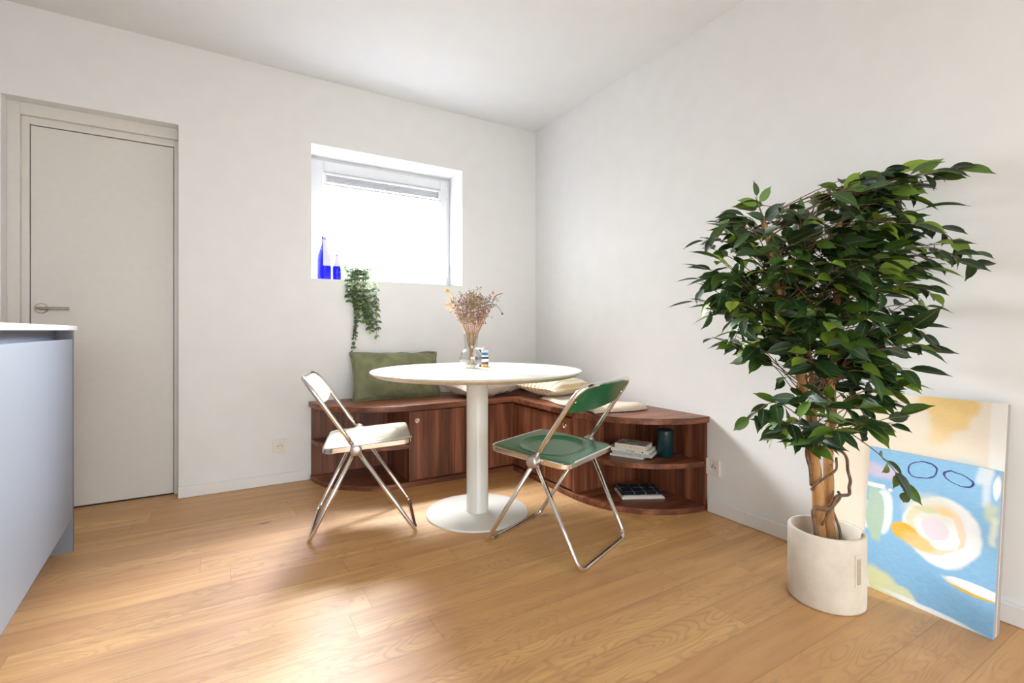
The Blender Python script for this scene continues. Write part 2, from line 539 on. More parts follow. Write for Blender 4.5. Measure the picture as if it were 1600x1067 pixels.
# ---- painted canvases: layered brush shapes in the canvas's own coordinates
class Paint(NT):
    def __init__(self, name, w, h, bgc):
        super().__init__(name)
        o = self.obj()
        self.o = o
        sp = self.node('ShaderNodeSeparateXYZ')
        self.put(sp.inputs[0], o)
        n1 = self.noise(o, 9.0, 3, 0.55)
        s1 = self.node('ShaderNodeSeparateXYZ')
        self.put(s1.inputs[0], n1.outputs['Color'])
        self.u0 = self.math('DIVIDE', sp.outputs[0], w)
        self.v0 = self.math('SUBTRACT', 1.0, self.math('DIVIDE', sp.outputs[2], h))
        self.nu = self.math('SUBTRACT', s1.outputs[0], 0.5)
        self.nv = self.math('SUBTRACT', s1.outputs[1], 0.5)
        self.col = c4(bgc)
        self.asp = h / w
        self.brush = self.noise(self.mapping(o, sc=(14, 1, 60)), 3.0, 3, 0.6).outputs[0]

    def uv(self, wob):
        return (self.math('ADD', self.u0, self.math('MULTIPLY', self.nu, wob)),
                self.math('ADD', self.v0, self.math('MULTIPLY', self.nv, wob / self.asp)))

    def over(self, mask, col, alpha=1.0):
        k = self.math('MULTIPLY', mask, alpha)
        self.col = self.mix(k, self.col, c4(col))

    def edist(self, cu, cv, ru, rv, rot=0.0, wob=0.06):
        u, v = self.uv(wob)
        du = self.math('SUBTRACT', u, cu)
        dv = self.math('MULTIPLY', self.math('SUBTRACT', v, cv), self.asp)
        c, s = cos(radians(rot)), sin(radians(rot))
        a = self.math('DIVIDE', self.math('ADD', self.math('MULTIPLY', du, c), self.math('MULTIPLY', dv, s)), ru)
        b = self.math('DIVIDE', self.math('SUBTRACT', self.math('MULTIPLY', dv, c), self.math('MULTIPLY', du, s)), rv * self.asp)
        return self.math('SQRT', self.math('ADD', self.math('MULTIPLY', a, a), self.math('MULTIPLY', b, b)))

    def ell(self, cu, cv, ru, rv, col, rot=0.0, soft=0.12, wob=0.06, alpha=1.0):
        d = self.edist(cu, cv, ru, rv, rot, wob)
        self.over(self.smooth(d, 1 - soft, 1 + soft, 1.0, 0.0), col, alpha)

    def ring(self, cu, cv, ru, rv, col, rot=0.0, wid=0.06, wob=0.08, alpha=1.0):
        d = self.math('ABSOLUTE', self.math('SUBTRACT', self.edist(cu, cv, ru, rv, rot, wob), 1.0))
        self.over(self.smooth(d, wid * 0.6, wid, 1.0, 0.0), col, alpha)

    def rect(self, u0, u1, v0, v1, col, soft=0.015, wob=0.04, alpha=1.0):
        u, v = self.uv(wob)
        m = self.math('MULTIPLY', self.smooth(u, u0 - soft, u0 + soft), self.smooth(u, u1 - soft, u1 + soft, 1.0, 0.0))
        m = self.math('MULTIPLY', m, self.math('MULTIPLY', self.smooth(v, v0 - soft, v0 + soft), self.smooth(v, v1 - soft, v1 + soft, 1.0, 0.0)))
        self.over(m, col, alpha)

    def done(self):
        k = self.smooth(self.brush, 0.35, 0.75, 0.0, 0.10)
        self.base(self.mix(k, self.col, (1, 1, 1, 1)))
        self.set(Roughness=0.7)
        b = self.noise(self.o, 420, 2).outputs[0]
        self.bump(b, 0.12, 0.001)
        return self.m


BW, BH = 0.372, 0.513
p = Paint('blue_abstract_paint', BW, BH, srgb(134, 186, 222))
p.ell(0.75, 0.9, 0.5, 0.25, srgb(120, 176, 218), soft=0.6, wob=0.3, alpha=0.6)
p.rect(-0.1, 0.27, 0.115, 0.205, srgb(204, 192, 216), soft=0.03, wob=0.08)
p.ell(0.0, 0.50, 0.055, 0.10, srgb(232, 236, 234), soft=0.15)
p.ell(0.155, 0.44, 0.085, 0.155, srgb(226, 234, 238), soft=0.12)
p.ell(0.085, 0.47, 0.085, 0.165, srgb(176, 200, 178), soft=0.08)
p.rect(0.02, 0.10, 0.28, 0.36, srgb(176, 200, 178))
p.rect(0.06, 0.14, 0.60, 0.66, srgb(180, 204, 176), soft=0.02)
p.rect(-0.05, 0.155, 0.255, 0.285, srgb(240, 240, 236), soft=0.006, wob=0.03)
p.ell(0.20, 0.285, 0.018, 0.012, srgb(246, 240, 220), soft=0.2)
p.ell(0.17, 0.93, 0.16, 0.085, srgb(216, 220, 168), rot=22, soft=0.25, wob=0.16)
p.ell(0.36, 0.96, 0.15, 0.05, srgb(210, 218, 176), rot=14, soft=0.25, wob=0.12)
p.ell(0.55, 0.985, 0.34, 0.018, srgb(232, 238, 240), rot=3, soft=0.4, wob=0.05)
p.ell(0.615, 0.465, 0.285, 0.222, srgb(236, 238, 238), rot=10, soft=0.06, wob=0.08)
p.ell(0.53, 0.35, 0.20, 0.10, srgb(226, 224, 206), soft=0.4, wob=0.12, alpha=0.8)
p.ring(0.585, 0.45, 0.19, 0.135, srgb(240, 214, 178), wid=0.20, wob=0.12, alpha=0.85)
p.ell(0.50, 0.345, 0.10, 0.022, srgb(212, 214, 168), rot=-6, soft=0.4, wob=0.08)
p.ell(0.635, 0.335, 0.06, 0.02, srgb(246, 208, 150), rot=14, soft=0.5, wob=0.08)
p.ell(0.34, 0.535, 0.11, 0.055, srgb(228, 178, 44), rot=8, soft=0.12, wob=0.05)
p.ell(0.45, 0.575, 0.13, 0.05, srgb(242, 196, 120), rot=8, soft=0.3, wob=0.06, alpha=0.9)
p.ell(0.58, 0.46, 0.105, 0.072, srgb(228, 216, 224), soft=0.15, wob=0.06)
p.ell(0.645, 0.545, 0.10, 0.030, srgb(250, 249, 246), rot=-12, soft=0.12, wob=0.03)
p.ell(0.725, 0.495, 0.030, 0.035, srgb(250, 249, 246), soft=0.15, wob=0.03)
p.rect(0.84, 0.935, -0.05, 0.10, srgb(214, 226, 236), soft=0.02, wob=0.1, alpha=0.9)
p.rect(0.885, 0.935, 0.0, 0.24, srgb(214, 224, 230), soft=0.02, wob=0.05, alpha=0.85)
p.ell(0.975, 0.11, 0.025, 0.075, srgb(226, 234, 242), soft=0.2)
p.rect(0.905, 0.985, 0.22, 0.34, srgb(204, 212, 176), soft=0.03, wob=0.12, alpha=0.85)
p.rect(0.945, 0.99, 0.30, 0.46, srgb(222, 226, 206), soft=0.02, wob=0.08, alpha=0.9)
p.ell(0.86, 0.752, 0.19, 0.036, srgb(224, 176, 44), rot=4, soft=0.08, wob=0.05)
p.ell(0.90, 0.744, 0.23, 0.030, srgb(252, 251, 248), rot=4, soft=0.08, wob=0.03)
p.ell(0.70, 0.745, 0.06, 0.012, srgb(222, 226, 224), rot=14, soft=0.5, wob=0.05, alpha=0.8)
p.ring(0.448, 0.094, 0.110, 0.056, srgb(18, 36, 116), rot=-8, wid=0.085, wob=0.11)
p.ring(0.720, 0.098, 0.108, 0.034, srgb(18, 36, 116), rot=10, wid=0.11, wob=0.09)
M['blue_art'] = p.done()

CW, CH = 0.505, 0.722
p = Paint('cream_abstract_paint', CW, CH, srgb(238, 226, 208))
p.ell(0.45, 0.35, 0.6, 0.3, srgb(240, 222, 198), soft=0.7, wob=0.3, alpha=0.7)
p.ell(0.70, 0.03, 0.16, 0.055, srgb(236, 200, 128), soft=0.2, wob=0.12)
p.ell(0.715, 0.10, 0.10, 0.06, srgb(238, 204, 136), rot=-25, soft=0.35, wob=0.12)
p.ell(0.68, 0.17, 0.06, 0.07, srgb(240, 208, 146), rot=20, soft=0.5, wob=0.12, alpha=0.85)
p.ell(0.80, 0.31, 0.10, 0.045, srgb(214, 224, 220), soft=0.4, wob=0.1, alpha=0.8)
p.rect(-0.1, 0.05, 0.2, 0.8, srgb(226, 224, 206), soft=0.03, wob=0.06, alpha=0.8)
p.rect(0.06, 0.10, 0.25, 0.7, srgb(236, 226, 186), soft=0.03, wob=0.06, alpha=0.6)
p.rect(0.925, 1.2, -0.2, 1.2, srgb(242, 238, 230), soft=0.01, wob=0.015)
M['cream_art'] = p.done()


# ================================================================== geometry helpers
def link(name, me, mat=None, parent=None, smooth=False, loc=None):
    o = bpy.data.objects.new(name, me)
    C.objects.link(o)
    mats = mat if isinstance(mat, (list, tuple)) else [mat]
    for m in mats:
        if m is not None:
            me.materials.append(m)
    if parent is not None:
        o.parent = parent
    if loc is not None:
        o.location = loc
    if smooth:
        for f in me.polygons:
            f.use_smooth = True
    return o


def obj(name, bm, mat, parent=None, smooth=False, bevel=0.0, seg=2, loc=None, subsurf=0, auto=None, recalc=True):
    if recalc:
        bmesh.ops.recalc_face_normals(bm, faces=bm.faces)
    me = bpy.data.meshes.new(name)
    bm.to_mesh(me)
    bm.free()
    o = link(name, me, mat, parent, smooth, loc)
    if auto is not None:
        me.set_sharp_from_angle(angle=radians(auto))
    if bevel:
        b = o.modifiers.new('bevel', 'BEVEL')
        b.width = bevel
        b.segments = seg
        b.limit_method = 'ANGLE'
        b.angle_limit = radians(40)
    if subsurf:
        s = o.modifiers.new('subsurf', 'SUBSURF')
        s.levels = s.render_levels = subsurf
    return o


def thing(name, label, cat, loc=(0, 0, 0), rotz=0.0, group=None):
    o = bpy.data.objects.new(name, None)
    o.empty_display_size = 0.1
    C.objects.link(o)
    o.location = loc
    o.rotation_euler = (0, 0, rotz)
    o['label'] = label
    o['category'] = cat
    if group:
        o['group'] = group
    return o


def tag(o, label, cat, group=None):
    o['label'] = label
    o['category'] = cat
    if group:
        o['group'] = group
    return o


def struct(o, label=None):
    o['kind'] = 'structure'
    if label:
        o['label'] = label
    return o


def box(bm, x0, x1, y0, y1, z0, z1, mi=0):
    v = [bm.verts.new(q) for q in ((x0, y0, z0), (x1, y0, z0), (x1, y1, z0), (x0, y1, z0), (x0, y0, z1), (x1, y0, z1), (x1, y1, z1), (x0, y1, z1))]
    for f in ((0, 3, 2, 1), (4, 5, 6, 7), (0, 1, 5, 4), (1, 2, 6, 5), (2, 3, 7, 6), (3, 0, 4, 7)):
        bm.faces.new([v[i] for i in f]).material_index = mi
    return v


def prism(bm, pts, z0, z1):
    a = [bm.verts.new((x, y, z0)) for x, y in pts]
    b = [bm.verts.new((x, y, z1)) for x, y in pts]
    n = len(pts)
    bm.faces.new(a[::-1])
    bm.faces.new(b)
    for i in range(n):
        bm.faces.new((a[i], a[(i + 1) % n], b[(i + 1) % n], b[i]))


def lathe(bm, prof, n=32, cx=0.0, cy=0.0, cap0=True, cap1=True, sx=1.0, sy=1.0):
    rings = []
    for r, z in prof:
        if r < 1e-6:
            rings.append([bm.verts.new((cx, cy, z))])
        else:
            rings.append([bm.verts.new((cx + r * sx * cos(2 * pi * i / n), cy + r * sy * sin(2 * pi * i / n), z)) for i in range(n)])
    for a, b in zip(rings, rings[1:]):
        for i in range(n):
            j = (i + 1) % n
            if len(a) == 1 and len(b) > 1:
                bm.faces.new((a[0], b[i], b[j]))
            elif len(b) == 1 and len(a) > 1:
                bm.faces.new((a[i], a[j], b[0]))
            elif len(a) > 1:
                bm.faces.new((a[i], a[j], b[j], b[i]))
    if cap0 and len(rings[0]) > 1:
        bm.faces.new(rings[0][::-1])
    if cap1 and len(rings[-1]) > 1:
        bm.faces.new(rings[-1])


def tube(bm, pts, r, n=10, closed=False, cap=True, flat=1.0, up=None):
    pts = [Vector(q) for q in pts]
    N = len(pts)
    rr = r if isinstance(r, (list, tuple)) else [r] * N
    rings = []
    prev = None
    for i, q in enumerate(pts):
        if closed:
            d = pts[(i + 1) % N] - pts[i - 1]
        else:
            d = pts[min(i + 1, N - 1)] - pts[max(i - 1, 0)]
        d = d.normalized() if d.length > 1e-9 else Vector((0, 0, 1))
        if up is not None:
            a = Vector(up) - d * d.dot(Vector(up))
            a.normalize()
        elif prev is None:
            a = d.orthogonal().normalized()
        else:
            a = prev - d * prev.dot(d)
            a = a.normalized() if a.length > 1e-6 else d.orthogonal().normalized()
        prev = a
        b = d.cross(a)
        rings.append([bm.verts.new(q + a * (rr[i] * cos(2 * pi * k / n)) + b * (rr[i] * flat * sin(2 * pi * k / n))) for k in range(n)])
    M_ = N if closed else N - 1
    for i in range(M_):
        A, B = rings[i], rings[(i + 1) % N]
        for k in range(n):
            bm.faces.new((A[k], A[(k + 1) % n], B[(k + 1) % n], B[k]))
    if cap and not closed:
        bm.faces.new(rings[0][::-1])
        bm.faces.new(rings[-1])


def fillet(pts, rad, seg=8):
    """round the interior corners of a polyline"""
    pts = [Vector(q) for q in pts]
    out = [pts[0]]
    for i in range(1, len(pts) - 1):
        r = rad[i - 1] if isinstance(rad, (list, tuple)) else rad
        a = (pts[i - 1] - pts[i])
        b = (pts[i + 1] - pts[i])
        la, lb = a.length, b.length
        a.normalize()
        b.normalize()
        ang = a.angle(b)
        t = min(r / math.tan(ang / 2), la * 0.48, lb * 0.48)
        p0, p1 = pts[i] + a * t, pts[i] + b * t
        for k in range(seg + 1):
            s = k / seg
            out.append((1 - s) ** 2 * p0 + 2 * s * (1 - s) * (pts[i] * 0.86 + (p0 + p1) * 0.07) + s * s * p1)
    out.append(pts[-1])
    return out


def bez(pts, n=10):
    """Catmull-Rom through points"""
    P = [Vector(q) for q in pts]
    P = [P[0] * 2 - P[1]] + P + [P[-1] * 2 - P[-2]]
    out = []
    for i in range(1, len(P) - 2):
        for k in range(n):
            t = k / n
            out.append(0.5 * ((2 * P[i]) + (-P[i - 1] + P[i + 1]) * t + (2 * P[i - 1] - 5 * P[i] + 4 * P[i + 1] - P[i + 2]) * t * t + (-P[i - 1] + 3 * P[i] - 3 * P[i + 1] + P[i + 2]) * t ** 3))
    out.append(P[-2])
    return out


def arc(cx, cy, r, a0, a1, n=28):
    return [(cx + r * cos(radians(a0 + (a1 - a0) * i / n)), cy + r * sin(radians(a0 + (a1 - a0) * i / n))) for i in range(n + 1)]


# ================================================================== the room
def wall_cells(name, us, vs, holes, to3, thick_dir, thick, mat):
    """wall as one mesh of boxes on a u/v grid, leaving holes"""
    bm = bmesh.new()
    vmap = {}

    def vt(u, v, d):
        k = (round(u, 5), round(v, 5), d)
        if k not in vmap:
            q = Vector(to3(u, v))
            if d:
                q += Vector(thick_dir) * thick
            vmap[k] = bm.verts.new(q)
        return vmap[k]

    def solid(i, j):
        if i < 0 or j < 0 or i >= len(us) - 1 or j >= len(vs) - 1:
            return False
        cu, cv = (us[i] + us[i + 1]) / 2, (vs[j] + vs[j + 1]) / 2
        return not any(h[0] < cu < h[1] and h[2] < cv < h[3] for h in holes)
    for i in range(len(us) - 1):
        for j in range(len(vs) - 1):
            if not solid(i, j):
                continue
            a, b, c, d = us[i], us[i + 1], vs[j], vs[j + 1]
            for s in (0, 1):
                bm.faces.new((vt(a, c, s), vt(b, c, s), vt(b, d, s), vt(a, d, s)))
            if not solid(i - 1, j):
                bm.faces.new((vt(a, c, 0), vt(a, d, 0), vt(a, d, 1), vt(a, c, 1)))
            if not solid(i + 1, j):
                bm.faces.new((vt(b, c, 0), vt(b, d, 0), vt(b, d, 1), vt(b, c, 1)))
            if not solid(i, j - 1):
                bm.faces.new((vt(a, c, 0), vt(b, c, 0), vt(b, c, 1), vt(a, c, 1)))
            if not solid(i, j + 1):
                bm.faces.new((vt(a, d, 0), vt(b, d, 0), vt(b, d, 1), vt(a, d, 1)))
    return struct(obj(name, bm, mat))


DX0, DX1, DZ1 = -3.14, -2.421, 2.116
T = 0.32
wall_cells('wall_back', [LEFT, DX0, DX1, WX0, WX1, 0.0], [0.0, WZ0, DZ1, WZ1, CEIL],
           [(DX0, DX1, 0, DZ1), (WX0, WX1, WZ0, WZ1)], lambda u, v: (u, 0, v), (0, 1, 0), T, M['wall'])
wall_cells('wall_front', [LEFT, RX0, RX1, 0.0], [0.0, RZ0, RZ1, CEIL], [(RX0, RX1, RZ0, RZ1)],
           lambda u, v: (u, FRONT, v), (0, -1, 0), T, M['wall'])
bm = bmesh.new()
box(bm, 0.0, T, FRONT - T, T, 0, CEIL)
struct(obj('wall_right', bm, M['wall']))
bm = bmesh.new()
box(bm, LEFT - T, LEFT, FRONT - T, T, 0, CEIL)
struct(obj('wall_left', bm, M['wall']))
bm = bmesh.new()
box(bm, LEFT - T, T, FRONT - T, T, -0.12, 0)
struct(obj('floor', bm, M['floor']))
bm = bmesh.new()
box(bm, LEFT - T, T, FRONT - T, T, CEIL, CEIL + 0.12)
struct(obj('ceiling', bm, M['ceiling']))

# unseen slab added behind the door to keep sky out of its gaps
bm = bmesh.new()
box(bm, DX0 - 0.15, DX1 + 0.15, T + 0.002, T + 0.08, -0.12, DZ1 + 0.15)
struct(obj('added_sky_block', bm, M['wall']))

# baseboards
BBH, BBT = 0.066, 0.014
bm = bmesh.new()
box(bm, DX1 - 0.002, -1.737, -BBT, -0.0005, 0.001, BBH)
struct(obj('baseboard_back', bm, M['trim'], bevel=0.003))
bm = bmesh.new()
box(bm, LEFT + 0.02, DX0, -BBT, -0.0005, 0.001, BBH)
struct(obj('baseboard_back_left', bm, M['trim'], bevel=0.003))
bm = bmesh.new()
box(bm, -0.02, -0.0005, FRONT + 0.02, -1.662, 0.001, BBH)
struct(obj('baseboard_right', bm, M['trim'], bevel=0.003))

# door: recessed frame, leaf, lever handle
door = struct(bpy.data.objects.new('door_1', None))
door.location = (DX0, 0.075, 0)
C.objects.link(door)
dw = DX1 - DX0
bm = bmesh.new()
fw = 0.030


def frame_bars(bm, w, h, wl_, wr_, wt_, y0, y1, z0=0.0):
    box(bm, 0, wl_, y0, y1, z0, h)
    box(bm, w - wr_, w, y0, y1, z0, h)
    box(bm, wl_, w - wr_, y0, y1, h - wt_, h)


frame_bars(bm, dw, DZ1, 0.048, 0.006, 0.062, 0.0, 0.10)
obj('door_frame', bm, M['door'], door, bevel=0.002)
bm = bmesh.new()
box(bm, 0.048, 0.078, 0.022, 0.10, 0.0, DZ1 - 0.062)
box(bm, dw - 0.028, dw - 0.006, 0.022, 0.10, 0.0, DZ1 - 0.062)
box(bm, 0.078, dw - 0.028, 0.022, 0.10, DZ1 - 0.100, DZ1 - 0.062)
obj('door_stop', bm, M['door'], door, bevel=0.0015)
bm = bmesh.new()
LX0, LX1 = 0.081, dw - 0.031
box(bm, LX0, LX1, 0.028, 0.068, 0.008, DZ1 - 0.104)
leaf = obj('door_leaf', bm, M['door'], door, bevel=0.002)
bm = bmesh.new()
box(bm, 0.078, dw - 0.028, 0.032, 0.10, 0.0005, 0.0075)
obj('under_door_shade', bm, M['dark_gap'], door)  # black strip in place of the shade in the gap at the floor
# handle (round rose + flat lever)
hx, hz = LX0 + 0.042, 1.066
bm = bmesh.new()
lathe(bm, [(0.0, 0.0), (0.026, 0.0), (0.026, 0.006), (0.023, 0.009), (0.0, 0.009)], 32)
bmesh.ops.rotate(bm, verts=bm.verts, matrix=Matrix.Rotation(radians(90), 3, 'X'))
bmesh.ops.translate(bm, verts=bm.verts, vec=(hx, 0.028, hz))
obj('handle_rose', bm, M['steel'], leaf, smooth=True, auto=30)
bm = bmesh.new()
tube(bm, [(hx, 0.022, hz), (hx, -0.018, hz)], 0.009, 14)
tube(bm, fillet([(hx - 0.012, -0.020, hz), (hx + 0.06, -0.022, hz), (hx + 0.118, -0.022, hz)], 0.02), 0.0085, 12, flat=0.7)
obj('handle_lever', bm, M['steel'], leaf, smooth=True, auto=40)

# small tilt window in the deep reveal
win = struct(bpy.data.objects.new('window_1', None))
win.location = (WX0, 0.228, WZ0)
C.objects.link(win)
ww, wh = WX1 - WX0, WZ1 - WZ0


def rect_frame(bm, x0, x1, z0, z1, wl_, wr_, wb_, wt_, y0, y1):
    box(bm, x0, x0 + wl_, y0, y1, z0, z1)
    box(bm, x1 - wr_, x1, y0, y1, z0, z1)
    box(bm, x0 + wl_, x1 - wr_, y0, y1, z0, z0 + wb_)
    box(bm, x0 + wl_, x1 - wr_, y0, y1, z1 - wt_, z1)


bm = bmesh.new()
rect_frame(bm, 0, ww, 0, wh, 0.040, 0.036, 0.030, 0.034, 0.012, 0.09)
obj('window_frame', bm, M['upvc'], win, bevel=0.003)
bm = bmesh.new()
rect_frame(bm, 0.028, ww - 0.026, 0.022, wh - 0.022, 0.082, 0.058, 0.098, 0.078, -0.004, 0.06)
sash = obj('window_sash', bm, M['upvc'], win, bevel=0.006, seg=3)
bm = bmesh.new()
rect_frame(bm, 0.108, ww - 0.082, 0.118, wh - 0.098, 0.004, 0.006, 0.004, 0.004, 0.012, 0.03)
obj('glazing_bead', bm, plain('grey_gasket', (0.5, 0.54, 0.6), 0.5, grain=0.03), sash)
bm = bmesh.new()
box(bm, 0.104, ww - 0.078, 0.031, 0.035, 0.114, wh - 0.094)
obj('window_pane', bm, M['pane'], sash)
bm = bmesh.new()
for z in (0.085, wh - 0.155):
    box(bm, ww - 0.034, ww - 0.022, -0.014, 0.008, z, z + 0.085)
obj('window_hinge', bm, M['upvc'], win, bevel=0.003)
bm = bmesh.new()
box(bm, 0.0015, ww - 0.0015, -0.2265, 0.012, 0.0005, 0.004)
obj('window_sill', bm, M['upvc'], win)
# retracted pleated blind at the top of the glass
bl = thing('window_blind', 'white pleated blind drawn up at the top of the small window', 'blind',
           (WX0 + 0.112, 0.228, WZ0 + wh - 0.1045))
bwid = ww - 0.112 - 0.084
bm = bmesh.new()
box(bm, 0, bwid, -0.012, 0.010, -0.014, 0.0)
obj('head_rail', bm, M['upvc'], bl, bevel=0.002)
bm = bmesh.new()
for i in range(7):
    z = -0.017 - i * 0.0075
    box(bm, 0.016, bwid - 0.016, -0.010, 0.008, z - 0.0030, z)
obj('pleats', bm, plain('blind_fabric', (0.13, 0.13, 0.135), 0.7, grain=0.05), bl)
bm = bmesh.new()
box(bm, 0.0, bwid, -0.012, 0.010, -0.084, -0.074)
obj('bottom_rail', bm, M['upvc'], bl, bevel=0.002)
for x in (0.0, bwid - 0.016):
    bm = bmesh.new()
    box(bm, x, x + 0.016, -0.013, 0.010, -0.074, -0.014)
    obj('side_cap', bm, M['upvc'], bl, bevel=0.002)
bm = bmesh.new()
box(bm, 0.0, bwid, -0.0135, -0.0125, -0.0885, -0.0845)
box(bm, 0.0, bwid, -0.0135, -0.0125, 0.0005, 0.0030)
obj('painted_shadow_line', bm, plain('shadow_line_dark', (0.08, 0.075, 0.07), 0.6, grain=0.05), bl)  # dark strips drawn as the shadow lines above and below the blind

# big glazed doors, unseen, added behind the camera to light the room
w2 = struct(bpy.data.objects.new('added_fill_window', None))
w2.location = (RX0, FRONT - 0.16, RZ0)
C.objects.link(w2)
rw, rh = RX1 - RX0, RZ1 - RZ0
bm = bmesh.new()
rect_frame(bm, 0, rw, 0, rh, 0.06, 0.06, 0.06, 0.06, -0.04, 0.04)
for k in (1, 2):
    box(bm, rw * k / 3 - 0.05, rw * k / 3 + 0.05, -0.04, 0.04, 0.06, rh - 0.06)
obj('window_frame', bm, M['upvc'], w2)
bm = bmesh.new()
for k in range(3):
    a = 0.06 if k == 0 else rw * k / 3 + 0.05
    b = rw - 0.06 if k == 2 else rw * (k + 1) / 3 - 0.05
    box(bm, a, b, -0.004, 0.004, 0.06, rh - 0.06)
obj('window_pane', bm, M['pane'], w2)

# wall sockets
def socket(loc, rotz, label):
    s = thing('wall_socket', label, 'socket', loc, rotz, 'white wall sockets')
    bm = bmesh.new()
    rect_frame(bm, -0.041, 0.041, -0.041, 0.041, 0.015, 0.015, 0.015, 0.015, -0.010, 0.0)
    obj('cover_plate', bm, M['socket'], s, bevel=0.002)
    bm = bmesh.new()
    n = 28
    # insert with round well
    o_ = [bm.verts.new((0.0265 * max(-1, min(1, 1.5 * cos(2 * pi * i / n))), -0.0075, 0.0265 * max(-1, min(1, 1.5 * sin(2 * pi * i / n))))) for i in range(n)]
    a_ = [bm.verts.new((0.0195 * cos(2 * pi * i / n), -0.0075, 0.0195 * sin(2 * pi * i / n))) for i in range(n)]
    b_ = [bm.verts.new((0.0185 * cos(2 * pi * i / n), -0.0008, 0.0185 * sin(2 * pi * i / n))) for i in range(n)]
    for i in range(n):
        j = (i + 1) % n
        bm.faces.new((o_[i], o_[j], a_[j], a_[i]))
        bm.faces.new((a_[i], a_[j], b_[j], b_[i]))
    bm.faces.new(b_)
    obj('insert', bm, M['socket'], s)
    bm = bmesh.new()
    for x in (-0.0095, 0.0095):
        box(bm, x - 0.0028, x + 0.0028, -0.0022, -0.0010, -0.006, 0.0)
    obj('plug_hole', bm, M['socket_dark'], s)
    bm = bmesh.new()
    tube(bm, [(0, -0.001, 0.0095), (0, -0.012, 0.0095)], 0.0024, 10)
    obj('earth_pin', bm, M['steel'], s, smooth=True)


socket((-1.901, -0.0005, 0.236), 0, 'white wall socket left of the walnut bench on the window wall')
socket((-0.0005, -1.686, 0.237), radians(-90), 'white wall socket beside the curved right end of the bench')

# ================================================================== kitchen island
isl = thing('kitchen_island', 'pale blue grey kitchen island with thin white worktop at left edge', 'kitchen island', (-2.758, -0.552, 0), radians(3.1))
IL, IW = 2.6, 0.95        # runs toward the camera (local -y) and away to the left (local -x)
bm = bmesh.new()
box(bm, -IW, 0.010, -IL - 0.02, 0.012, 0.951, 0.971)
obj('worktop', bm, M['slab'], isl, bevel=0.0015)
bm = bmesh.new()
box(bm, -IW + 0.01, 0.0, -0.018, 0.0, 0.0, 0.951)
box(bm, -0.018, 0.0, -0.0182, -0.0, 0.0, 0.951)
obj('end_panel', bm, plain('island_side', srgb(136, 141, 150), 0.45, grain=0.02, gscale=120), isl)
bm = bmesh.new()
box(bm, -0.020, -0.0015, -IL, -0.0205, 0.146, 0.9135)
obj('front_panel', bm, M['island'], isl, bevel=0.0012)
bm = bmesh.new()
box(bm, -IW + 0.01, -0.06, -IL, -0.0185, 0.15, 0.951)
obj('carcass', bm, plain('island_body', srgb(130, 136, 148), 0.5, grain=0.02), isl)
bm = bmesh.new()
box(bm, -IW + 0.05, -0.075, -IL, -0.0185, 0.0, 0.15)
obj('plinth', bm, M['island_dark'], isl)

# ================================================================== corner bench
RL, RR = 0.490, 0.507
CXL, CYR = -1.235, -1.145
TOPZ = 0.498
bench = thing('corner_bench', 'walnut corner bench with rounded open shelves at both ends', 'bench', (0, 0, 0))


def bench_outline(e):
    g = 0.0015
    pts = [(-g, -g)]
    pts += [(CXL - RL - e, -g)]
    pts += arc(CXL, 0, RL + e, 180, 270)[1:]
    pts += [(-RR - e, -RL - e)]
    pts += arc(0, CYR, RR + e, 180, 270)
    pts = [(min(x, -g), min(y, -g)) for x, y in pts]
    return pts[::-1]


bm = bmesh.new()
prism(bm, bench_outline(0.010), TOPZ - 0.032, TOPZ)
obj('bench_top', bm, M['walnut_x'], bench, bevel=0.002)
bm = bmesh.new()
prism(bm, bench_outline(0.0), 0.0, 0.030)
obj('base_board', bm, M['walnut_x'], bench, bevel=0.002)
g = 0.0015
bm = bmesh.new()
pts = arc(CXL, -g, RL - 0.004, 180, 270) + [(CXL, -0.021), (CXL - 0.3, -0.021), (CXL - RL + 0.004, -0.021)]
pts = [(x, min(y, -0.021)) for x, y in arc(CXL, 0, RL - 0.002, 183, 270)] + [(CXL, -0.021)]
prism(bm, pts, 0.236, 0.262)
obj('shelf', bm, M['walnut_x'], bench, bevel=0.0015)
bm = bmesh.new()
pts = [(min(x, -0.021), y) for x, y in arc(0, CYR, RR - 0.002, 180, 267)] + [(-0.021, CYR)]
prism(bm, pts, 0.236, 0.262)
obj('shelf', bm, M['walnut_x'], bench, bevel=0.0015)
bm = bmesh.new()
box(bm, CXL - RL + 0.004, CXL, -0.0205, -g, 0.030, TOPZ - 0.032)
obj('back_panel', bm, M['walnut_z'], bench)
bm = bmesh.new()
box(bm, -0.0205, -g, CYR - RR + 0.004, CYR, 0.030, TOPZ - 0.032)
obj('back_panel', bm, M['walnut_z'], bench)
bm = bmesh.new()
box(bm, CXL, CXL + 0.018, -RL + 0.012, -g, 0.030, TOPZ - 0.032)
obj('side_panel', bm, M['walnut_z'], bench)
bm = bmesh.new()
box(bm, -RR + 0.012, -g, CYR, CYR + 0.018, 0.030, TOPZ - 0.032)
obj('side_panel', bm, M['walnut_z'], bench)
# fixed fronts and doors
FZ0, FZ1 = 0.042, 0.456
bm = bmesh.new()
box(bm, -0.862, -RR + 0.016, -RL + 0.008, -RL + 0.026, FZ0, FZ1)
box(bm, CXL + 0.018, -RR + 0.034, -RL + 0.030, -RL + 0.046, 0.030, TOPZ - 0.032)
obj('front_panel', bm, M['walnut_z'], bench)
bm = bmesh.new()
box(bm, -RR + 0.008, -RR + 0.026, -0.515, -RL + 0.0085, FZ0, FZ1 - 0.008)
box(bm, -RR + 0.030, -RR + 0.046, CYR + 0.018, -0.44, 0.030, TOPZ - 0.032)
obj('front_panel', bm, M['walnut_z'], bench)


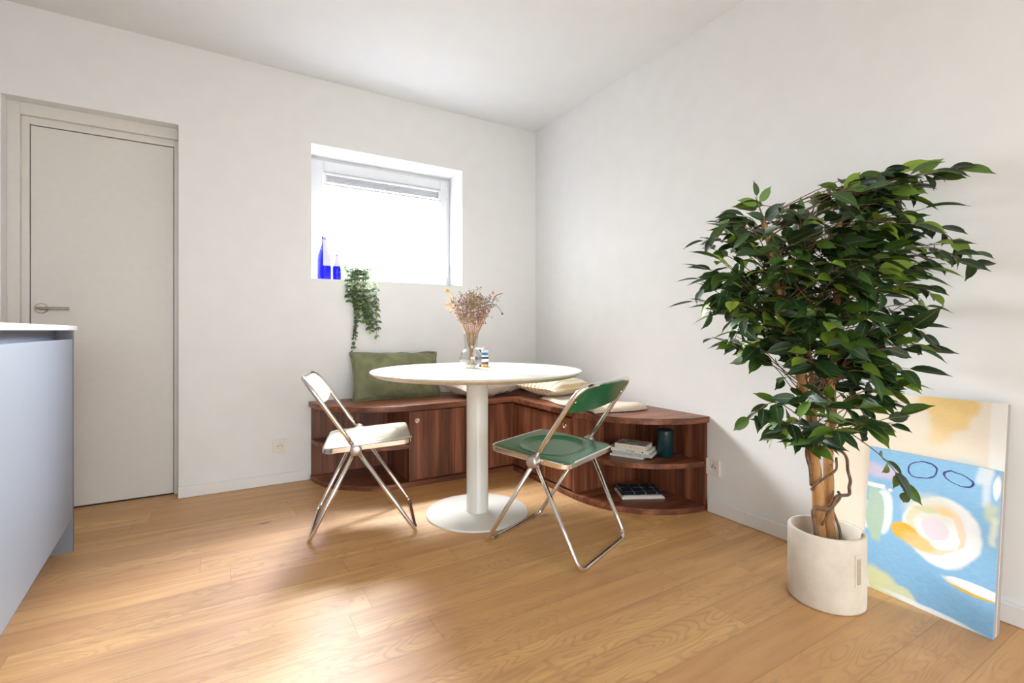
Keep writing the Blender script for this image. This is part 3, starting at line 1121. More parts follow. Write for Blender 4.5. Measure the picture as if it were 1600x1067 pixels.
def finger_ring(parent, loc, rot):
    bm = bmesh.new()
    lathe(bm, [(0.0, 0.0018), (0.0105, 0.0018), (0.0125, 0.0042), (0.0155, 0.0042), (0.0175, 0.0008), (0.0175, 0.0)], 28)
    bmesh.ops.transform(bm, matrix=rot.to_4x4(), verts=bm.verts)
    bmesh.ops.translate(bm, verts=bm.verts, vec=loc)
    obj('finger_ring', bm, M['chrome'], parent, smooth=True, auto=30)


bm = bmesh.new()
box(bm, CXL + 0.002, -0.865, -RL + 0.008, -RL + 0.026, FZ0, FZ1)
d = obj('bench_door', bm, M['walnut_z'], bench, bevel=0.001)
finger_ring(d, (-1.186, -RL + 0.0079, 0.400), Matrix.Rotation(radians(90), 3, 'X'))
bm = bmesh.new()
box(bm, -RR + 0.008, -RR + 0.026, CYR + 0.022, -0.518, FZ0, FZ1 - 0.008)
d = obj('bench_door', bm, M['walnut_z'], bench, bevel=0.001)
finger_ring(d, (-RR + 0.0079, -1.058, 0.400), Matrix.Rotation(radians(-90), 3, 'Y'))

# ================================================================== round pedestal table
TX, TY, TZ = -1.060, -1.050, 0.748
tb = thing('dining_table', 'round white pedestal table in front of the corner bench', 'table', (TX, TY, 0))
bm = bmesh.new()
lathe(bm, [(0.0, 0.0105), (0.255, 0.0105), (0.2635, 0.0090), (0.266, 0.006), (0.266, 0.001), (0.0, 0.001)], 96)
obj('table_base', bm, M['table'], tb, smooth=True, auto=40)
bm = bmesh.new()
lathe(bm, [(0.0575, 0.0108), (0.0565, 0.0120), (0.0565, 0.700), (0.0575, 0.715), (0.0, 0.715)], 64, cap0=False)
obj('table_post', bm, M['table'], tb, smooth=True, auto=40)
bm = bmesh.new()
lathe(bm, [(0.0, TZ), (0.534, TZ), (0.541, TZ - 0.0015), (0.543, TZ - 0.004), (0.541, TZ - 0.006)], 128, cap1=False)
top = obj('table_top', bm, M['table'], tb, smooth=True, auto=40)
bm = bmesh.new()
lathe(bm, [(0.5425, TZ - 0.005), (0.541, TZ - 0.010), (0.515, TZ - 0.026), (0.30, TZ - 0.033), (0.0, TZ - 0.033)], 128, cap0=False)
obj('edge_board', bm, M['table_edge'], top, smooth=True, auto=40)

# ================================================================== folding chairs
def round_rect(hx0, hx1, hy, rad, n=8):
    pts = []
    for cx, cy, a in ((hx1 - rad, hy - rad, 0), (hx0 + rad, hy - rad, 90), (hx0 + rad, -hy + rad, 180), (hx1 - rad, -hy + rad, 270)):
        for i in range(n + 1):
            t = radians(a + 90 * i / n)
            pts.append((cx + rad * cos(t), cy + rad * sin(t)))
    return pts


def make_chair(label, plastic, loc, rot):
    t = thing('folding_chair', label, 'chair', loc, rot, 'folding chairs at the round table')
    b, c, wr, wf, h, wh, zh = 0.233, 0.237, 0.210, 0.220, -0.031, 0.238, 0.416
    tt, wb, zt = 0.249, 0.236, 0.746
    sf, sr, ws, zf, zr = 0.222, -0.178, 0.222, 0.437, 0.408
    R = 0.0095
    zs = lambda x: zr + (zf - zr) * (x - sr) / (sf - sr)
    # chrome U frames
    bm = bmesh.new()
    zl = R + 0.0005
    tube(bm, fillet([(h, wr + 0.014, zh), (-b, wr, zl), (-b, -wr, zl), (h, -wr - 0.014, zh)], [0.045, 0.045]), R, 12)
    obj('rear_leg_frame', bm, M['chrome'], t, smooth=True)
    bm = bmesh.new()
    tube(bm, fillet([(h, wf + 0.006, zh), (c, wf - 0.004, zl), (c, -wf + 0.004, zl), (h, -wf - 0.006, zh)], [0.035, 0.035]), R, 12)
    obj('front_leg_frame', bm, M['chrome'], t, smooth=True)
    bm = bmesh.new()
    path = fillet([(h, wh, zh), (-tt, wb, zt - R), (-tt, -wb, zt - R), (h, -wh, zh)], [0.075, 0.075], 12)
    # the top bar bows backwards a little
    path = [Vector((q.x - 0.030 * max(0, 1 - (q.y / wb) ** 2) * max(0, (q.z - zh) / (zt - zh)) ** 3, q.y, q.z)) for q in path]
    full = []
    for i in range(len(path) - 1):
        for k in range(3):
            full.append(path[i].lerp(path[i + 1], k / 3))
    full.append(path[-1])
    full = [Vector((q.x - 0.0 , q.y, q.z)) for q in full]
    tube(bm, full, R * 1.15, 12, flat=0.85)
    obj('back_frame', bm, M['chrome'], t, smooth=True)
    # seat rim
    bm = bmesh.new()
    rim = [(x, y, zs(x)) for x, y in round_rect(sr, sf, ws, 0.05)]
    pts = round_rect(sr, sf, ws, 0.05, 10)
    pin = round_rect(sr + 0.008, sf - 0.008, ws - 0.008, 0.043, 10)
    prof = [(1, -0.010), (1.0, 0.008), (0.35, 0.0115), (0, 0.008), (0, -0.010), (0.5, -0.013)]
    rings = []
    for k, zz in prof:
        rings.append([bm.verts.new((a[0] * k + q[0] * (1 - k), a[1] * k + q[1] * (1 - k), zs(a[0]) + zz)) for a, q in zip(pts, pin)])
    n = len(pts)
    for i in range(len(rings)):
        A, B = rings[i], rings[(i + 1) % len(rings)]
        for k in range(n):
            bm.faces.new((A[k], A[(k + 1) % n], B[(k + 1) % n], B[k]))
    obj('seat_rim', bm, M['chrome'], t, smooth=True, auto=50)
    # plastic seat with an oval dish
    bm = bmesh.new()
    raw = round_rect(sr + 0.004, sf - 0.004, ws - 0.004, 0.047, 12)
    outer = []
    for i, a_ in enumerate(raw):
        b_ = raw[(i + 1) % len(raw)]
        m_ = max(1, int(hypot(b_[0] - a_[0], b_[1] - a_[1]) / 0.012))
        outer += [(a_[0] + (b_[0] - a_[0]) * q / m_, a_[1] + (b_[1] - a_[1]) * q / m_) for q in range(m_)]
    n = len(outer)
    cx = (sr + sf) / 2 - 0.004
    cols = []
    ea, eb = 0.140, 0.172
    fr = [0.0, 0.25, 0.5, 0.72, 0.84, 0.90, 0.95, 1.0, 1.03, 1.07, 1.3, 1.6, 1.85, 1.97, 2.0]
    for f in fr:
        ring = []
        for (ox, oy) in outer:
            a = math.atan2(oy / eb, (ox - cx) / ea)
            ex, ey = cx + ea * cos(a), eb * sin(a)
            if f <= 1:
                x, y = cx + (ex - cx) * f, ey * f
            else:
                k = f - 1
                x, y = ex + (ox - ex) * k, ey + (oy - ey) * k
            if f < 1:
                s = min(1, max(0, (1 - f) / 0.22))
                dz = -0.011 * (s * s * (3 - 2 * s))
            else:
                k = f - 1
                dz = 0.0016 * math.exp(-((k - 0.03) / 0.03) ** 2) - 0.004 * max(0, (k - 0.85) / 0.15) ** 2
            ring.append((x, y, zs(x) + 0.0125 + dz))
        cols.append(ring)
    vr = []
    for i, ring in enumerate(cols):
        if i == 0:
            vr.append([bm.verts.new((cx, 0, ring[0][2]))])
        else:
            vr.append([bm.verts.new(q) for q in ring])
    und = [bm.verts.new((q[0], q[1], zs(q[0]) - 0.006)) for q in cols[-1]]
    vr.append(und)
    for i in range(len(vr) - 1):
        A, B = vr[i], vr[i + 1]
        for k in range(n):
            j = (k + 1) % n
            if len(A) == 1:
                bm.faces.new((A[0], B[k], B[j]))
            else:
                bm.faces.new((A[k], A[j], B[j], B[k]))
    bm.faces.new(und)
    obj('seat', bm, plastic, t, smooth=True, auto=60)
    # curved plastic backrest between the tubes
    bm = bmesh.new()
    nu, nv = 24, 8
    ax = Vector((-tt - h, 0, zt - R - zh))            # along the tube, hub to top
    L = ax.length
    grid = {}
    nrm = Vector((ax.z, 0, -ax.x)).normalized()       # forwards/up, out of the panel's front
    for s_ in (0, 1):
        for i in range(nu + 1):
            u = -1 + 2 * i / nu
            yy = u * (wb - 0.004)
            topf = 1.0 - 0.19 * max(0, (abs(u) - 0.70) / 0.30) ** 2.2
            botf = 0.615 + 0.055 * u * u + 0.03 * max(0, (abs(u) - 0.9) / 0.1)
            if abs(u) > 0.985:
                topf = 0.80
            for j in range(nv + 1):
                v = j / nv
                f = botf + (topf - botf) * v
                q = Vector((h, yy, zh)) + ax * f
                q.x -= 0.030 * (1 - u * u) * f ** 3
                q += nrm * (0.004 if s_ else -0.004)
                grid[s_, i, j] = bm.verts.new(q)
    for i in range(nu):
        for j in range(nv):
            for s_ in (0, 1):
                bm.faces.new((grid[s_, i, j], grid[s_, i + 1, j], grid[s_, i + 1, j + 1], grid[s_, i, j + 1]))
    for i in range(nu):
        for j in (0, nv):
            bm.faces.new((grid[0, i, j], grid[0, i + 1, j], grid[1, i + 1, j], grid[1, i, j]))
    for j in range(nv):
        for i in (0, nu):
            bm.faces.new((grid[0, i, j], grid[0, i, j + 1], grid[1, i, j + 1], grid[1, i, j]))
    back = obj('backrest', bm, plastic, t, smooth=True, auto=50)
    for s_ in (-1, 1):
        bm = bmesh.new()
        q = Vector((h, s_ * (wb - 0.022), zh)) + ax * 0.80 - nrm * 0.003
        q.x -= 0.030 * (1 - 0.9 ** 2) * 0.5
        bmesh.ops.create_uvsphere(bm, u_segments=10, v_segments=6, radius=0.0045, matrix=Matrix.Translation(q - nrm * 0.002))
        obj('rivet', bm, M['chrome'], back, smooth=True)
    # hinge hubs
    for s_ in (-1, 1):
        bm = bmesh.new()
        lathe(bm, [(0.0, -0.030), (0.020, -0.030), (0.021, -0.012), (0.0245, -0.010), (0.0255, 0.0), (0.0255, 0.014), (0.022, 0.019), (0.012, 0.022), (0.0, 0.0228)], 28)
        bmesh.ops.rotate(bm, verts=bm.verts, matrix=Matrix.Rotation(radians(-90 * s_), 3, 'X'))
        bmesh.ops.translate(bm, verts=bm.verts, vec=(h, s_ * 0.240, zh))
        obj('hinge_hub', bm, M['hub'], t, smooth=True, auto=40)
    # clear foot sleeves on the front bar
    for s_ in (-1, 1):
        bm = bmesh.new()
        tube(bm, [(c, s_ * 0.165, zl), (c, s_ * 0.135, zl)], R + 0.0006, 12)
        obj('foot_sleeve', bm, M['vase_base'], t, smooth=True)
    return t


make_chair('green plastic folding chair with chrome frame seen from behind', M['green_plastic'], (-0.909, -1.549, 0), radians(112.6))
make_chair('cream plastic folding chair with chrome frame seen from the side', M['cream_plastic'], (-1.600, -0.870, 0), radians(-14.7))


# ================================================================== soft things
def pillow(name, mat, w, d, h, seed, pinch=0.05, wr=0.010, N=44, corner=2.6, wf=7.0, und=0.006):
    """cushion lying in local xy, thickness h"""
    bm = bmesh.new()
    g = {}
    for s_ in (1, -1):
        for i in range(N + 1):
            for j in range(N + 1):
                u, v = -1 + 2 * i / N, -1 + 2 * j / N
                edge = i in (0, N) or j in (0, N)
                if s_ == -1 and edge:
                    g[s_, i, j] = g[1, i, j]
                    continue
                x = w / 2 * u * (1 - pinch * (1 - v * v) * abs(u) ** 2)
                y = d / 2 * v * (1 - pinch * (1 - u * u) * abs(v) ** 2)
                prof = ((1 - abs(u) ** corner) * (1 - abs(v) ** corner)) ** 0.55
                z = s_ * h / 2 * prof
                nz = noise.noise(Vector((x * wf + seed * 3.1, y * wf * 1.3 + s_ * 5, seed)))
                nz2 = noise.noise(Vector((x * wf * 2.6 + seed, y * wf * 2.6, seed + s_ * 7)))
                rad = max(abs(u), abs(v))
                fold = abs(noise.noise(Vector((x * 22 + seed, y * 22, s_ * 3 + seed)))) * max(0, rad - 0.55) * 1.6
                z += (nz * wr + nz2 * wr * 0.45 - fold * wr * 1.2) * prof ** 0.5
                if edge:
                    z += und * noise.noise(Vector((x * 14, y * 14, seed)))
                    y += und * 0.7 * noise.noise(Vector((x * 11, seed, 4.0)))
                g[s_, i, j] = bm.verts.new((x, y, z))
    for s_ in (1, -1):
        for i in range(N):
            for j in range(N):
                q = [g[s_, i, j], g[s_, i + 1, j], g[s_, i + 1, j + 1], g[s_, i, j + 1]]
                bm.faces.new(q if s_ == 1 else q[::-1])
    o = obj(name, bm, mat, smooth=True, subsurf=1, recalc=False)
    return o


def seam(parent, w, d, pinch, r, mat, seed, und=0.006):
    bm = bmesh.new()
    pts = []
    N = 30
    for k in range(4 * N):
        sd, f = divmod(k, N)
        f = -1 + 2 * f / N
        u, v = ((f, -1), (1, f), (-f, 1), (-1, -f))[sd]
        x = w / 2 * u * (1 - pinch * (1 - v * v) * abs(u) ** 2)
        y = d / 2 * v * (1 - pinch * (1 - u * u) * abs(v) ** 2)
        pts.append((x, y + und * 0.7 * noise.noise(Vector((x * 11, seed, 4.0))), und * noise.noise(Vector((x * 14, y * 14, seed)))))
    tube(bm, pts, r, 6, closed=True)
    return obj('seam', bm, mat, parent, smooth=True)


# green velvet cushion leaning on the window wall
cu = pillow('cushion', M['velvet'], 0.60, 0.335, 0.15, 3.0, 0.06, 0.028, wf=8, und=0.016)
seam(cu, 0.60, 0.335, 0.06, 0.004, M['velvet'], 3.0, 0.016)
tag(cu, 'green velvet cushion leaning on the wall below the trailing plant', 'cushion', 'cushions on the bench')
cu.rotation_euler = (radians(68), radians(1.0), radians(-2))
cu.location = (-1.197, -0.116, TOPZ + 0.150)
# pale linen cushion lying flat
cu = pillow('cushion', M['linen'], 0.54, 0.40, 0.135, 8.0, 0.09, 0.024, wf=10)
seam(cu, 0.54, 0.40, 0.09, 0.003, M['linen'], 8.0)
tag(cu, 'crumpled pale linen cushion lying flat behind the table post', 'cushion', 'cushions on the bench')
cu.rotation_euler = (radians(3), radians(-1), radians(9))
cu.location = (-0.622, -0.268, TOPZ + 0.074)
# beige one in the corner
cu = pillow('cushion', M['olive_beige'], 0.29, 0.34, 0.13, 5.0, 0.06, 0.012)
seam(cu, 0.29, 0.34, 0.06, 0.003, M['olive_beige'], 5.0)
tag(cu, 'beige cushion in the corner of the bench, mostly hidden by the table edge', 'cushion', 'cushions on the bench')
cu.rotation_euler = (radians(4), radians(3), radians(-4))
cu.location = (-0.178, -0.195, TOPZ + 0.072)
# yellow striped cushion
cu = pillow('cushion', M['stripes'], 0.42, 0.36, 0.125, 12.0, 0.06, 0.012)
seam(cu, 0.42, 0.36, 0.06, 0.003, M['stripes'], 12.0)
tag(cu, 'cream cushion with yellow stripes on the right arm of the bench', 'cushion', 'cushions on the bench')
cu.rotation_euler = (radians(2), radians(1), radians(-82))
cu.location = (-0.285, -0.640, TOPZ + 0.084)

# woven seat pad folded on the right arm
bm = bmesh.new()
NX, NY = 26, 40
gv = {}
for s_ in (0, 1):
    for i in range(NX + 1):
        for j in range(NY + 1):
            u, v = i / NX, j / NY
            x = -0.185 + 0.37 * u + 0.010 * sin(v * 9)
            y = -0.32 + 0.64 * v + 0.012 * sin(u * 7)
            lift = 0.014 * (0.5 + 0.5 * noise.noise(Vector((x * 7, y * 7, 2.2)))) + 0.010 * math.exp(-((v - 0.12) / 0.10) ** 2)
            ed = min(u, 1 - u, v, 1 - v)
            th = 0.016 * min(1, (ed / 0.05)) ** 0.5 if ed < 0.05 else 0.016
            z = 0.0005 + (lift + th if s_ else 0.0)
            if s_ == 0:
                z = 0.0008 + 0.3 * lift * (1 - min(1, ed / 0.03))
            gv[s_, i, j] = bm.verts.new((x, y, z))
for i in range(NX):
    for j in range(NY):
        for s_ in (0, 1):
            bm.faces.new((gv[s_, i, j], gv[s_, i + 1, j], gv[s_, i + 1, j + 1], gv[s_, i, j + 1]))
for i in range(NX):
    for j in (0, NY):
        bm.faces.new((gv[0, i, j], gv[0, i + 1, j], gv[1, i + 1, j], gv[1, i, j]))
for j in range(NY):
    for i in (0, NX):
        bm.faces.new((gv[0, i, j], gv[0, i, j + 1], gv[1, i, j + 1], gv[1, i, j]))
o = obj('seat_throw', bm, M['cream_knit'], smooth=True)
tag(o, 'cream woven throw folded flat under the striped cushion', 'throw')
o.location = (-0.268, -1.015, TOPZ + 0.0005)
o.rotation_euler = (0, 0, radians(-6))

# ================================================================== shelf items (right end)
SH = 0.2625
A_B = math.atan2(-0.894, 0.447)      # spines run this way


def book(name_label, w, d, h, z, off, rot, cover, grp='books on the right shelf'):
    """w along the spine, d deep; origin at the spine's left end"""
    t = thing('book', name_label, 'book', (-0.372 + off[0], -1.300 + off[1], z), A_B + radians(rot), grp)
    bm = bmesh.new()
    c = 0.0016
    box(bm, 0, w, 0, d, 0, c)
    box(bm, 0, w, 0, d, h - c, h)
    box(bm, 0, w, 0, c, c, h - c)
    obj('cover', bm, cover, t)
    bm = bmesh.new()
    box(bm, 0.002, w - 0.002, c, d - 0.002, c + 0.0002, h - c - 0.0002)
    obj('pages', bm, M['paper'], t)
    return t


book('thin white book at the bottom of the shelf stack', 0.185, 0.125, 0.011, SH, (0.004, 0.0), 0, M['white_cover'])
book('grey mottled book second from the bottom of the shelf stack', 0.215, 0.135, 0.019, SH + 0.0112, (0.012, -0.010), 2, M['grey_cover'])
b3 = book('white book with black spine lettering under the yellow lined book', 0.225, 0.140, 0.017, SH + 0.0304, (-0.004, 0.006), 1, M['white_cover'])
b4 = book('cream book with yellow lines on its spine, topmost of the shelf stack', 0.172, 0.120, 0.024, SH + 0.0476, (0.0175, -0.024), 0, M['cream_cover'])
# yellow rule lines on the top book's spine
bm = bmesh.new()
box(bm, 0.010, 0.155, -0.0006, -0.0001, 0.0085, 0.0110)
box(bm, 0.010, 0.0125, -0.0006, -0.0001, 0.0030, 0.0085)
box(bm, 0.1525, 0.155, -0.0006, -0.0001, 0.0030, 0.0085)
for x in (0.060, 0.088):
    box(bm, x, x + 0.0025, -0.0006, -0.0001, 0.0030 if x > 0.08 else 0.008, 0.0200)
obj('spine_lines', bm, M['yellow_ink'], b4)
# scribbled drawing on its front cover
bm = bmesh.new()
rng = random.Random(4)
for k in range(46):
    x, y = rng.uniform(0.012, 0.155), rng.uniform(0.012, 0.105)
    a = rng.uniform(-0.4, 0.4)
    l, w_ = rng.uniform(0.006, 0.022), rng.uniform(0.002, 0.006)
    q = [(x - l, y - w_), (x + l, y - w_ * 0.4), (x + l * 0.8, y + w_), (x - l * 0.7, y + w_ * 0.8)]
    q = [(max(0.004, min(0.168, a_)), max(0.004, min(0.116, b_))) for a_, b_ in q]
    bm.faces.new([bm.verts.new((a_, b_, 0.02415 + k * 0.000004)) for a_, b_ in q])
obj('cover_drawing', bm, plain('sepia_ink', (0.22, 0.17, 0.13), 0.7, grain=0.3, gscale=200), b4)


def text(name, s, size, mat, parent, loc, rot):
    cu_ = bpy.data.curves.new(name, 'FONT')
    cu_.body = s
    cu_.size = size
    cu_.extrude = 0.0002
    cu_.resolution_u = 3
    tmp = bpy.data.objects.new(name + '_tmp', cu_)
    C.objects.link(tmp)
    dg = bpy.context.evaluated_depsgraph_get()
    me = bpy.data.meshes.new_from_object(tmp.evaluated_get(dg))
    bpy.data.objects.remove(tmp)
    o = link(name, me, mat, parent)
    o.location = loc
    o.rotation_euler = rot
    return o


text('spine_title', 'Van Gogh', 0.0125, M['ink'], b3, (0.100, -0.0004, 0.0048), (radians(90), 0, 0))
bm = bmesh.new()
lathe(bm, [(0.0, -0.0001), (0.0042, -0.0001), (0.0042, 0.0004), (0.0, 0.0004)], 18)
bmesh.ops.rotate(bm, verts=bm.verts, matrix=Matrix.Rotation(radians(90), 3, 'X'))
bmesh.ops.translate(bm, verts=bm.verts, vec=(0.192, -0.0001, 0.0085))
obj('publisher_mark', bm, M['ink'], b3)

tin = thing('storage_tin', 'dark teal round lidded tin on the right shelf', 'tin', (-0.122, -1.470, SH))
bm = bmesh.new()
lathe(bm, [(0.0, 0.0), (0.0415, 0.0), (0.043, 0.002), (0.043, 0.122), (0.0, 0.122)], 40)
obj('tin_body', bm, M['tin'], tin, smooth=True, auto=40)
bm = bmesh.new()
lathe(bm, [(0.044, 0.1225), (0.0442, 0.142), (0.0425, 0.1445), (0.040, 0.143), (0.0, 0.143)], 40)
obj('tin_lid', bm, M['tin'], tin, smooth=True, auto=40)

# folded navy towel on the lower right board
tw = thing('folded_towel', 'navy towel with white grid lines folded on the lower right shelf', 'towel', (-0.195, -1.345, 0.0305), radians(-28))


def cloth_slab(bm, w, d, z0, th, sag, seed, inset=0.0, N=20):
    g = {}
    for s_ in (0, 1):
        for i in range(N + 1):
            for j in range(N + 1):
                u, v = i / N, j / N
                x, y = (u - 0.5) * (w - inset), (v - 0.5) * (d - inset)
                e = min(u, 1 - u, v, 1 - v)
                k = min(1, e / 0.08) ** 0.5
                z = z0 + (th * (0.45 + 0.55 * k) if s_ else th * 0.25 * (1 - k) if z0 > 0.002 else 0.0)
                z += sag * noise.noise(Vector((x * 11 + seed, y * 11, seed))) * (1 if z0 > 0.002 or s_ else 0)
                g[s_, i, j] = bm.verts.new((x, y, z))
    for i in range(N):
        for j in range(N):
            for s_ in (0, 1):
                bm.faces.new((g[s_, i, j], g[s_, i + 1, j], g[s_, i + 1, j + 1], g[s_, i, j + 1]))
    for i in range(N):
        for j in (0, N):
            bm.faces.new((g[0, i, j], g[0, i + 1, j], g[1, i + 1, j], g[1, i, j]))
            bm.faces.new((g[0, j, i], g[0, j, i + 1], g[1, j, i + 1], g[1, j, i]))


bm = bmesh.new()
cloth_slab(bm, 0.235, 0.172, 0.0, 0.020, 0.003, 1.0)
obj('underside', bm, M['towel_white'], tw, smooth=True)
bm = bmesh.new()
cloth_slab(bm, 0.231, 0.168, 0.0215, 0.014, 0.004, 2.0)
obj('patterned_face', bm, M['towel'], tw, smooth=True)

# ================================================================== things on the table
vs = thing('glass_vase', 'clear glass vase with a ball-shaped foot on the round table', 'vase', (-1.055, -0.965, TZ + 0.0005))
vprof = [(0.034, 0.0025), (0.052, 0.018), (0.0605, 0.040), (0.061, 0.056), (0.056, 0.078), (0.044, 0.094), (0.036, 0.101), (0.0335, 0.108), (0.0345, 0.125), (0.0375, 0.155), (0.0415, 0.184)]
bm = bmesh.new()
lathe(bm, vprof, 48, cap0=False, cap1=False)
lathe(bm, [(r - 0.0022, z) for r, z in vprof[::-1]], 48, cap0=False, cap1=False)
obj('vase_body', bm, M['vase'], vs, smooth=True, recalc=False)
bm = bmesh.new()
lathe(bm, [(0.0, 0.0), (0.034, 0.0), (0.0345, 0.004), (0.031, 0.011), (0.0, 0.011)], 40)
obj('vase_foot', bm, M['vase_base'], vs, smooth=True, auto=40)
bm = bmesh.new()
tube(bm, [(0.0405 * cos(2 * pi * i / 40), 0.0405 * sin(2 * pi * i / 40), 0.1845) for i in range(40)], 0.0014, 6, closed=True)
obj('vase_lip', bm, M['vase_base'], vs, smooth=True)

RGT = Vector((0.859, -0.512, 0))
FWD = Vector((0.512, 0.859, 0))
rng = random.Random(21)
bq = thing('dried_flower_bouquet', 'bouquet of dried purple, cream and yellow flowers standing in the glass vase', 'dried flowers', (-1.055, -0.965, TZ + 0.012))


def loc3(s, z, t):
    return RGT * s + FWD * t + Vector((0, 0, z))


stems = bmesh.new()
red = bmesh.new()
fl = bmesh.new()
tips = []


def blob(bm, q, r, ax=None):
    m = Matrix.Translation(q) @ Matrix.Rotation(rng.uniform(0, 3), 4, Vector((rng.uniform(-1, 1), rng.uniform(-1, 1), 1)).normalized()) @ Matrix.Diagonal((r * rng.uniform(0.7, 1.2), r * rng.uniform(0.7, 1.2), r, 1))
    bmesh.ops.create_icosphere(bm, subdivisions=1, radius=1.0, matrix=m)


for k in range(44):
    a = rng.uniform(-1, 1)
    s1 = -0.085 + 0.20 * (a * 0.5 + 0.5) + rng.uniform(-0.01, 0.01)
    z1 = 0.40 - 0.9 * (s1 - 0.015) ** 2 * 6 - rng.uniform(0.0, 0.10)
    t1 = rng.uniform(-0.09, 0.09)
    s0 = -s1 * 0.22 + rng.uniform(-0.014, 0.014)
    pts = bez([loc3(s0, 0.004, -t1 * 0.2), loc3(s1 * 0.20, 0.12, t1 * 0.15), loc3(s1 * 0.30, 0.175, t1 * 0.25), loc3(s1 * 0.75, 0.175 + (z1 - 0.175) * 0.6, t1 * 0.7), loc3(s1, z1, t1)], 5)
    tube(red if k % 4 == 0 else stems, pts, [0.0015 * (1 - 0.5 * i / len(pts)) for i in range(len(pts))], 5)
    tips.append((pts, s1, z1, t1))
    # gypsophila-like spray
    if k % 7 != 3:
        for q in range(9):
            i = rng.randint(int(len(pts) * 0.62), len(pts) - 1)
            st = pts[i]
            dv = Vector((rng.gauss(0, 1), rng.gauss(0, 1), abs(rng.gauss(0.6, 0.8)))).normalized() * rng.uniform(0.015, 0.045)
            e = st + dv
            tube(stems, [st, st + dv * 0.5 + Vector((0, 0, 0.004)), e], 0.0006, 4)
            for r_ in range(3):
                blob(fl, e + Vector((rng.gauss(0, 0.006), rng.gauss(0, 0.006), rng.gauss(0, 0.006))), rng.uniform(0.0018, 0.0042))
o = obj('stems', stems, M['stem_tan'], bq, smooth=True)
o = obj('red_stems', red, M['stem_red'], bq, smooth=True)
# yellow ball flower, cream plumes, peach flowers, drooping seed head
bm = bmesh.new()
q = loc3(-0.125, 0.400, -0.03)
bmesh.ops.create_icosphere(bm, subdivisions=3, radius=0.0098, matrix=Matrix.Translation(q))
obj('ball_flower', bm, M['dry_yellow'], bq, smooth=True)
bm = bmesh.new()
tube(bm, bez([loc3(0.01, 0.01, 0), loc3(-0.02, 0.17, 0), loc3(-0.075, 0.32, -0.02), loc3(-0.105, 0.390, -0.03), q], 6), 0.0012, 5)
tube(bm, bez([loc3(0.014, 0.01, 0.01), loc3(-0.03, 0.18, 0), loc3(-0.09, 0.265, 0.0), loc3(-0.122, 0.312, 0.0), loc3(-0.120, 0.345, 0.0)], 6), 0.0016, 5)
tube(bm, bez([loc3(0.004, 0.01, 0.01), loc3(-0.025, 0.18, 0.02), loc3(-0.065, 0.27, 0.02), loc3(-0.095, 0.325, 0.02)], 6), 0.0014, 5)
obj('pale_stems', bm, M['dry_cream'], bq, smooth=True)
bm = bmesh.new()
for cs, cz, ct, r_ in ((-0.126, 0.335, 0.0, 0.028), (-0.108, 0.375, 0.02, 0.024), (-0.098, 0.320, 0.01, 0.022)):
    for k in range(46):
        dv = Vector((rng.gauss(0, 1), rng.gauss(0, 1), rng.gauss(0.5, 0.8))).normalized()
        c0 = loc3(cs, cz - 0.01, ct)
        tube(bm, [c0, c0 + dv * r_ * 0.6, c0 + dv * r_ + Vector((0, 0, -0.002))], [0.0011, 0.0009, 0.0003], 4)
obj('feathery_plume', bm, M['dry_cream'], bq, smooth=True)
for cs, cz, ct in ((0.105, 0.370, -0.03), (0.118, 0.392, -0.01), (0.096, 0.318, 0.01)):
    bm = bmesh.new()
    for k in range(14):
        a = 2 * pi * k / 14 + rng.uniform(-0.2, 0.2)
        c0 = loc3(cs, cz, ct)
        dv = (RGT * cos(a) + Vector((0, 0, 0.9)) * sin(a) - FWD * 0.5).normalized()
        e = c0 + dv * 0.011
        tube(bm, [c0, c0 + dv * 0.006, e], [0.0022, 0.0028, 0.0006], 5)
    obj('peach_flower', bm, M['dry_peach'], bq, smooth=True)
bm = bmesh.new()
for k in range(90):
    c0 = loc3(max(-0.02, min(0.055, rng.gauss(0.018, 0.018))), max(0.29, min(0.385, rng.gauss(0.335, 0.024))), max(-0.07, min(0.01, rng.gauss(-0.03, 0.02))))
    blob(bm, c0, rng.uniform(0.003, 0.006))
o = obj('yellow_green_heads', bm, M['dry_green'], bq, smooth=True)
o['kind'] = 'stuff'
bm = bmesh.new()
for k in range(60):
    c0 = loc3(rng.gauss(0.10, 0.016), rng.gauss(0.345, 0.018), rng.gauss(-0.02, 0.02))
    blob(bm, c0, rng.uniform(0.0025, 0.005))
for k in range(30):
    c0 = loc3(rng.gauss(0.135, 0.012), rng.gauss(0.358, 0.010), rng.gauss(-0.02, 0.02))
    blob(bm, c0, rng.uniform(0.0015, 0.003))
o = obj('blue_grey_berries', bm, M['dry_teal'], bq, smooth=True)
o['kind'] = 'stuff'
bm = bmesh.new()
tube(bm, bez([loc3(-0.01, 0.01, 0), loc3(0.035, 0.18, 0), loc3(0.085, 0.27, 0), loc3(0.112, 0.318, 0), loc3(0.145, 0.318, 0), loc3(0.165, 0.285, 0)], 6), 0.0015, 6)
blob(bm, loc3(0.168, 0.281, 0), 0.0075)
tube(bm, bez([loc3(-0.015, 0.01, 0.01), loc3(0.04, 0.18, 0.01), loc3(0.10, 0.30, 0.01), loc3(0.128, 0.372, 0), loc3(0.172, 0.392, 0)], 6), [0.0015] * 16 + [0.003] * 6 + [0.0028, 0.002, 0.001], 6)
tube(bm, bez([loc3(-0.012, 0.01, -0.01), loc3(0.034, 0.17, -0.01), loc3(0.075, 0.25, -0.01)], 6), 0.0014, 6)
obj('drooping_seed_head', bm, M['stem_red'], bq, smooth=True)
